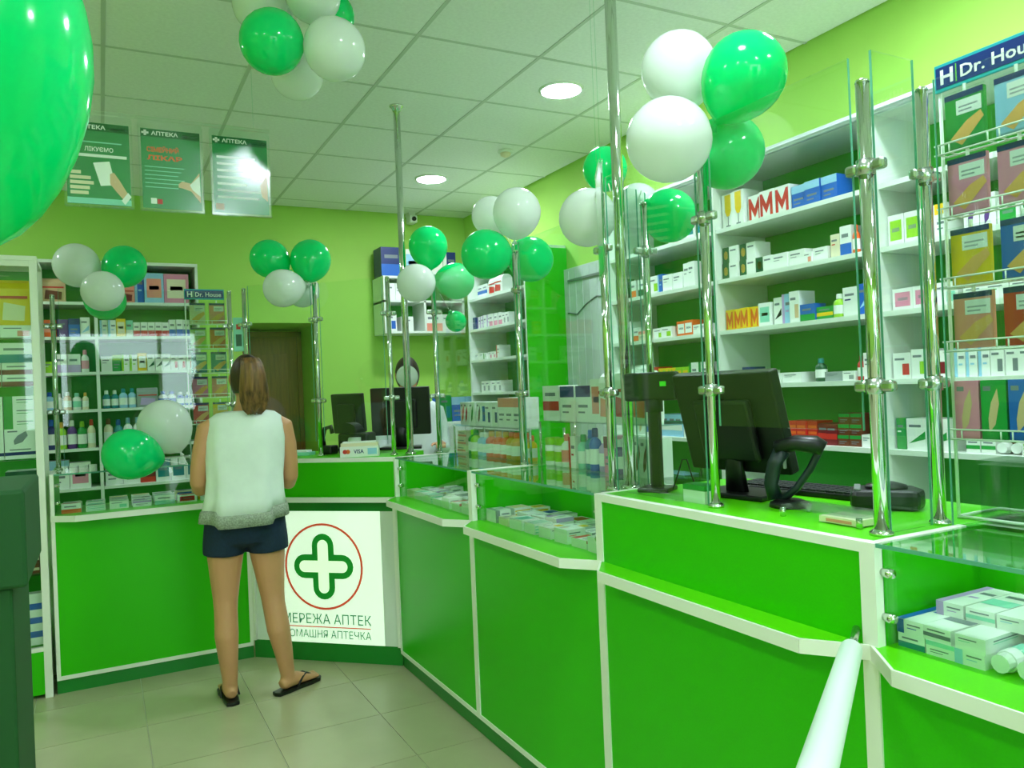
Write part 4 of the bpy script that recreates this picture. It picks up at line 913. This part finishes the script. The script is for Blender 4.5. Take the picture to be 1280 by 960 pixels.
# ---------------------------------------------------------------- people
def bake(mb, mats, name, voxel, smooth=6, parent=None):
    tmp = link('tmp', mb.mesh('tmp', mats))
    m1 = tmp.modifiers.new('r', 'REMESH'); m1.mode = 'VOXEL'; m1.voxel_size = voxel
    m2 = tmp.modifiers.new('s', 'SMOOTH'); m2.iterations = smooth; m2.factor = .5
    bpy.context.view_layer.update()
    me = bpy.data.meshes.new_from_object(tmp.evaluated_get(bpy.context.evaluated_depsgraph_get()))
    bpy.data.objects.remove(tmp)
    me.materials.clear()
    for q in mats: me.materials.append(q)
    for p_ in me.polygons: p_.use_smooth = True; p_.material_index = 0
    return link(name, me, parent)
def hand(mb, wrist, d, palm_n, s=1):
    """five-fingered relaxed hand; d: pointing direction, palm_n: palm normal (down), s: +1/-1 thumb side"""
    d = Vector(d).normalized(); n = Vector(palm_n).normalized(); side = d.cross(n).normalized()*s; w0 = Vector(wrist)
    mb.tube([w0-d*.02, w0+d*.02, w0+d*.06, w0+d*.088], [(.024, .018), (.032, .016), (.04, .014), (.038, .012)], 12, ref=side)
    for k, (o, L) in enumerate(((-.028, .058), (-.010, .07), (.009, .075), (.027, .066))):
        b0 = w0+d*.08+side*o
        mb.tube([b0-d*.02, b0+d*L*.4+n*.004, b0+d*L*.75+n*.016, b0+d*L*.95+n*.032], [.0095, .009, .008, .0065], 8)
    b0 = w0+d*.03+side*.03
    mb.tube([b0-side*.012, b0+side*.018+d*.02, b0+side*.028+d*.048+n*.006, b0+side*.026+d*.07+n*.014], [.012, .011, .0095, .007], 8)
def body(mb, legs, arms, hz=0.0, head_c=(.035, .0, 1.55), slim=1.0):
    E = lambda x, y, z, rx, ry: (x, y, z, rx, ry)
    def stack(secs, n=20): mb.rings([[(x+rx*cos(2*pi*k/n), y+ry*sin(2*pi*k/n), z) for k in range(n)] for x, y, z, rx, ry in secs])
    stack([E(0, 0, .775, .11, .07), E(0, -.005, .80, .16, .1), E(0, -.01, .86, .175, .118), E(.002, 0, .95, .15, .1), E(.006, .005, 1.04, .128, .09), E(.012, .0, 1.16, .14, .098), E(.016, 0, 1.26, .15, .098), E(.02, 0, 1.33, .155, .08), E(.022, .0, 1.375, .115, .06), E(.024, .005, 1.40, .06, .052), E(.028, .01, 1.45, .048, .05), E(.03, .012, 1.50, .048, .05)])
    hx, hy, hzz = head_c
    mb.ell(head_c, (.074, .094, .115), 20, 14)
    mb.tube([(hx, hy+.06, hzz-.03), (hx, hy+.07, hzz-.09), (hx, hy+.055, hzz-.115)], [(.05, .03), (.04, .03), (.025, .02)], 12, ref=(1, 0, 0))
    mb.tube([(hx, hy+.085, hzz+.02), (hx, hy+.112, hzz-.022), (hx, hy+.085, hzz-.034)], [.008, .014, .01], 8, ref=(1, 0, 0))
    for s in (-1, 1): mb.tube([(hx+s*.072, hy, hzz-.03), (hx+s*.082, hy-.005, hzz), (hx+s*.078, hy-.01, hzz+.03)], [(.006, .012), (.007, .018), (.006, .012)], 8, ref=(1, 0, 0))
    for lg_ in legs: mb.tube([q[0] for q in lg_], [q[1] for q in lg_], 16, ref=(1, 0, 0))
    for ar in arms: mb.tube([q[0] for q in ar], [q[1] for q in ar], 14, ref=(1, 0, 0))
# -- the customer, seen from behind (local +y is the way she faces)
cu = thing('person', 'woman in white sleeveless top and dark denim shorts standing at the counter', 'person', (.605, 4.02, 0), radians(-7))
mb = MB()
legs = [[((-.098, .0, .05), (.034, .036)), ((-.098, .0, .09), (.035, .038)), ((-.102, -.005, .20), (.045, .05)), ((-.106, -.018, .32), (.056, .06)), ((-.105, -.005, .44), (.055, .056)), ((-.104, .0, .49), (.058, .058)), ((-.102, .0, .60), (.071, .074)), ((-.098, .0, .70), (.084, .09)), ((-.09, 0, .80), (.09, .1))],
        [((.172, .0, .05), (.034, .036)), ((.170, .0, .09), (.035, .038)), ((.155, -.005, .20), (.045, .05)), ((.135, -.018, .32), (.056, .06)), ((.118, -.005, .44), (.055, .056)), ((.114, .0, .49), (.058, .058)), ((.105, .0, .60), (.071, .074)), ((.098, .0, .70), (.084, .09)), ((.09, 0, .80), (.09, .1))]]
arms = []
for s in (-1, 1):
    arms.append([((.02+s*.13, 0, 1.335), .05), ((.018+s*.178, -.005, 1.315), .05), ((.015+s*.20, -.01, 1.22), .043), ((.01+s*.212, -.005, 1.13), .039), ((.008+s*.215, .01, 1.065), .038), ((.008+s*.208, .05, 1.03), .037), ((.006+s*.18, .14, 1.03), .034), ((.006+s*.14, .25, 1.035), .025)])
body(mb, legs, arms, head_c=(.036, .02, 1.552))
for s in (-1, 1): hand(mb, (.006+s*.137, .26, 1.036), (-s*.3, 1, -.1), (0, .1, -1), s)
# feet
def foot(mb, x, y, a_):
    d = Vector((sin(a_), cos(a_), 0)); sd = Vector((cos(a_), -sin(a_), 0)); o = Vector((x, y, 0))
    mb.tube([o-d*.045+Vector((0, 0, .042)), o-d*.02+Vector((0, 0, .05)), o+d*.05+Vector((0, 0, .05)), o+d*.11+Vector((0, 0, .036)), o+d*.15+Vector((0, 0, .03))], [(.022, .022), (.032, .034), (.036, .034), (.043, .02), (.04, .014)], 14, ref=sd)
    for k, (q, L, r_) in enumerate(((-.03, .05, .011), (-.012, .045, .009), (.005, .04, .009), (.02, .034, .008), (.034, .026, .008))):
        b0 = o+d*.145+sd*q*(1 if x > 0 else -1)*1
        mb.tube([b0+Vector((0, 0, .03)), b0+d*L*.8+Vector((0, 0, .03)), b0+d*L+Vector((0, 0, .027))], [r_, r_, r_*.7], 8)
FA = (-.12, .95)
foot(mb, -.098, 0, FA[0]); foot(mb, .172, 0, FA[1])
bd = bake(mb, [SKIN], 'body', .0062, 5, cu)
for s in (-1, 1): part(cu, 'eye', MB().ell((.036+s*.03, .101, 1.556), (.012, .008, .008), 10, 8), P['white'], True)
part(cu, 'mouth', MB().tube([(.014, .117, 1.484), (.036, .122, 1.482), (.058, .117, 1.484)], [.004, .007, .004], 8), P['salmon'], True)
# white top
TOP = mat('white_top', (226, 236, 226), .75, noise=.03, scale=14, bump=.2)
LACE = mat('grey_lace', (150, 160, 140), .9, noise=.35, scale=150, bump=.5)
def shell(secs, n=56, wav=0., fold=9, zb=None, full=False):
    rr = []
    for i, (x, y, z, rx, ry) in enumerate(secs):
        q = wav if full else wav*(i/(len(secs)-1))**1.5; ring = []
        for k in range(n):
            a_ = 2*pi*k/n; f = 1+q*(sin(a_*fold+.6+z*3)+.5*sin(a_*(fold*2-3)+1))
            ex = .8 if z > 1.1 else .9
            ca, sa = cos(a_), sin(a_)
            ring.append((x+rx*f*math.copysign(abs(ca)**ex, ca), y+ry*f*math.copysign(abs(sa)**ex, sa), z+(zb(a_)*q/max(wav, 1e-6) if zb else 0)))
        rr.append(ring)
    return rr
hemz = lambda a_: .012*sin(a_+.4)-.018*(1 if -2.2 < (a_-2*pi if a_ > pi else a_) < -.9 else 0)
S1 = [(.024, .0, 1.402, .092, .064), (.022, .0, 1.394, .135, .074), (.021, -.002, 1.37, .168, .088), (.02, -.004, 1.33, .18, .104), (.018, -.005, 1.26, .187, .118), (.014, -.005, 1.17, .184, .125), (.01, -.008, 1.08, .178, .132), (.005, -.012, 1.0, .182, .142), (.0, -.015, .935, .192, .155)]
top = part(cu, 'top', MB().rings(shell(S1, wav=.045, fold=7, zb=hemz), caps=False), TOP, True, label='white sleeveless top')
sd_ = top.modifiers.new('solid', 'SOLIDIFY'); sd_.thickness = .004; sd_.offset = 1
S2 = [(.0, -.015, .945, .189, .15), (.0, -.016, .935, .1965, .1595), (.0, -.016, .92, .2, .162), (-.002, -.017, .885, .204, .164)]
lc = part(top, 'lace_hem', MB().rings(shell(S2, wav=.045, fold=7, zb=hemz, full=True), caps=False), LACE, True, label='grey lace hem')
sd_ = lc.modifiers.new('solid', 'SOLIDIFY'); sd_.thickness = .003; sd_.offset = 0
# shorts
mb = MB()
mb.rings([[(x+rx*cos(2*pi*k/24), y+ry*sin(2*pi*k/24), z) for k in range(24)] for x, y, z, rx, ry in ((0, -.008, .96, .165, .115), (0, -.012, .88, .188, .132), (0, -.012, .82, .193, .134), (0, -.008, .77, .185, .12), (0, -.0, .748, .14, .085))])
for s, xx in ((-1, -.1), (1, .1)): mb.tube([(s*.092, -.003, .83), (xx, -.003, .76), (xx*1.02, -.003, .712)], [(.1, .118), (.099, .112), (.098, .106)], 20, ref=(1, 0, 0))
DEN = mat('dark_denim', (14, 40, 62), .85, noise=.2, scale=90, bump=.2)
bake(mb, [DEN], 'shorts', .0075, 4, cu)['label'] = 'dark denim shorts'
# hair: cap and ponytail
HAIR = mat('brown_hair', (62, 40, 20), .5, noise=.5, scale=6, stretch=(9, 9, .6), bump=.6)
HTIP = mat('blond_hair', (112, 80, 40), .5, noise=.75, scale=7, stretch=(9, 9, .5), bump=.6)
def haircap(c, r, front, low):
    rr = []
    for i in range(1, 15):
        ring = []
        for k in range(32):
            a_ = 2*pi*k/32; f = max(0, (sin(a_)-front)/(1-front))**.7      # hairline rises over the forehead
            th = (low+(1.0-low)*f)*pi*.62*(15-i)/14                          # polar angle from the crown
            g = 1+.012*sin(11*a_)
            ring.append((c[0]+r[0]*sin(th)*cos(a_)*g, c[1]+r[1]*sin(th)*sin(a_)*g, c[2]+r[2]*cos(th)))
        rr.append(ring)
    return MB().rings(rr, caps=True)
hr = part(cu, 'hair', haircap((.036, .012, 1.558), (.081, .102, .122), .1, 1.12), HAIR, True)
pt = []
for x, y, z, rx, ry in ((.04, -.085, 1.64, .026, .02), (.048, -.11, 1.655, .04, .03), (.055, -.125, 1.625, .05, .04), (.058, -.13, 1.57, .058, .044), (.06, -.122, 1.50, .066, .042), (.062, -.11, 1.45, .066, .036), (.062, -.1, 1.415, .055, .026), (.06, -.095, 1.392, .032, .012)):
    pt.append([(x+rx*cos(2*pi*k/40)*(1+.05*sin(8*2*pi*k/40)), y+ry*sin(2*pi*k/40)*(1+.08*sin(10*2*pi*k/40)), z+.012*sin(5*2*pi*k/40)*(1 if z < 1.45 else 0)) for k in range(40)])
part(hr, 'ponytail', MB().rings(pt), HTIP, True, label='brown ponytail with blond streaks')
part(hr, 'hair_tie', MB().tube([(.04, -.065, 1.632), (.043, -.095, 1.645)], .026, 14), BLACK, True)
# flip-flops
for x, y, a_ in ((-.098, 0, FA[0]), (.172, 0, FA[1])):
    pts = [(-.075, -.03), (-.085, 0), (-.075, .03), (-.02, .036), (.05, .036), (.12, .046), (.17, .042), (.2, .015), (.195, -.02), (.16, -.045), (.1, -.046), (.04, -.036), (-.02, -.036)]
    poly = [(x+u*sin(a_)+v*cos(a_), y+u*cos(a_)-v*sin(a_)) for u, v in pts]
    f_ = part(cu, 'flip_flop', MB().prism(poly[::-1], 0, .018), BLACK, bevel=.005)
    q = lambda u, v, z: (x+u*sin(a_)+v*cos(a_), y+u*cos(a_)-v*sin(a_), z)
    part(f_, 'strap', MB().tube([q(.02, -.042, .016), q(.06, -.036, .055), q(.1, -.012, .063), q(.15, .01, .035), q(.15, .01, .016)], .005, 8).tube([q(.02, .042, .016), q(.06, .036, .055), q(.1, .016, .063), q(.15, .01, .035)], .005, 8), BLACK, True)
# -- the pharmacist behind the corner desk
ph = thing('person', 'pharmacist in white coat standing behind the corner desk monitor', 'person', (1.93, 5.22, 0), pi-.15)
mb = MB()
legs = [[((s*.1, 0, .05), .036), ((s*.1, -.01, .3), .056), ((s*.1, 0, .48), .056), ((s*.095, 0, .68), .08), ((s*.09, 0, .8), .09)] for s in (-1, 1)]
arms = [[((s*.13, 0, 1.335), .05), ((s*.178, 0, 1.31), .05), ((s*.21, 0, 1.2), .043), ((s*.22, .02, 1.08), .04), ((s*.2, .1, 1.06), .036), ((s*.14, .24, 1.10), .027)] for s in (-1, 1)]
body(mb, legs, arms, head_c=(.02, .025, 1.575))
for s in (-1, 1): hand(mb, (s*.138, .25, 1.102), (-s*.2, 1, .05), (0, .1, -1), s)
foot(mb, -.1, 0, -.1); foot(mb, .1, 0, .1)
bake(mb, [SKIN], 'body', .0072, 4, ph)
for s in (-1, 1): part(ph, 'eye', MB().ell((.02+s*.03, .106, 1.578), (.012, .008, .008), 10, 8), P['black'], True)
part(ph, 'mouth', MB().tube([(0, .122, 1.507), (.02, .127, 1.505), (.04, .122, 1.507)], [.004, .007, .004], 8), P['salmon'], True)
COAT = mat('white_coat', (222, 232, 230), .8, noise=.03, scale=12, bump=.2)
S3 = [(.022, .0, 1.415, .09, .062), (.02, 0, 1.38, .17, .088), (.018, 0, 1.32, .19, .108), (.01, 0, 1.2, .186, .125), (.0, 0, 1.05, .18, .13), (0, 0, .9, .2, .15), (0, 0, .55, .22, .17)]
ct = part(ph, 'coat', MB().rings(shell(S3, wav=.03), caps=False), COAT, True)
for s in (-1, 1): part(ct, 'sleeve', MB().tube([(s*.13, 0, 1.34), (s*.18, 0, 1.315), (s*.212, 0, 1.2), (s*.222, .02, 1.075), (s*.2, .1, 1.058), (s*.155, .21, 1.09)], [.058, .06, .054, .05, .046, .038], 14), COAT, True)
DH = mat('dark_hair', (40, 26, 18), .45, noise=.3, scale=6, stretch=(9, 9, .6))
part(ph, 'hair', haircap((.02, .015, 1.585), (.084, .106, .125), .1, 1.2), DH, True)
tr = MB()
for s in (-1, 1): tr.tube([(s*.1, 0, .07), (s*.1, -.005, .4), (s*.095, 0, .75)], [.06, .075, .1], 14)
part(ph, 'trousers', tr, P['slate'], True)
for s in (-1, 1): part(ph, 'shoe', MB().tube([(s*.1, -.06, .03), (s*.1, .02, .045), (s*.105, .1, .04), (s*.11, .2, .025)], [(.03, .03), (.045, .045), (.048, .035), (.03, .02)], 14, ref=(1, 0, 0)), P['white'], True)

# small gauge clipped between the poles behind the woman
t = thing('room_gauge', 'slim pale green gauge with dark window clipped to the pole behind the woman', 'gauge', (.735, 4.845, 1.74), -.2)
part(t, 'plate', MB().box(-.03, .03, -.008, .004, 0, .2), P['mint'], bevel=.004); part(t, 'window', MB().box(-.016, .016, -.0095, -.008, .03, .1), P['darkgreen']); part(t, 'mark', MB().box(-.012, .012, -.0095, -.008, .13, .16), P['red'])
part(t, 'clip', MB().box(-.012, .03, .004, .012, .09, .11), STEEL)
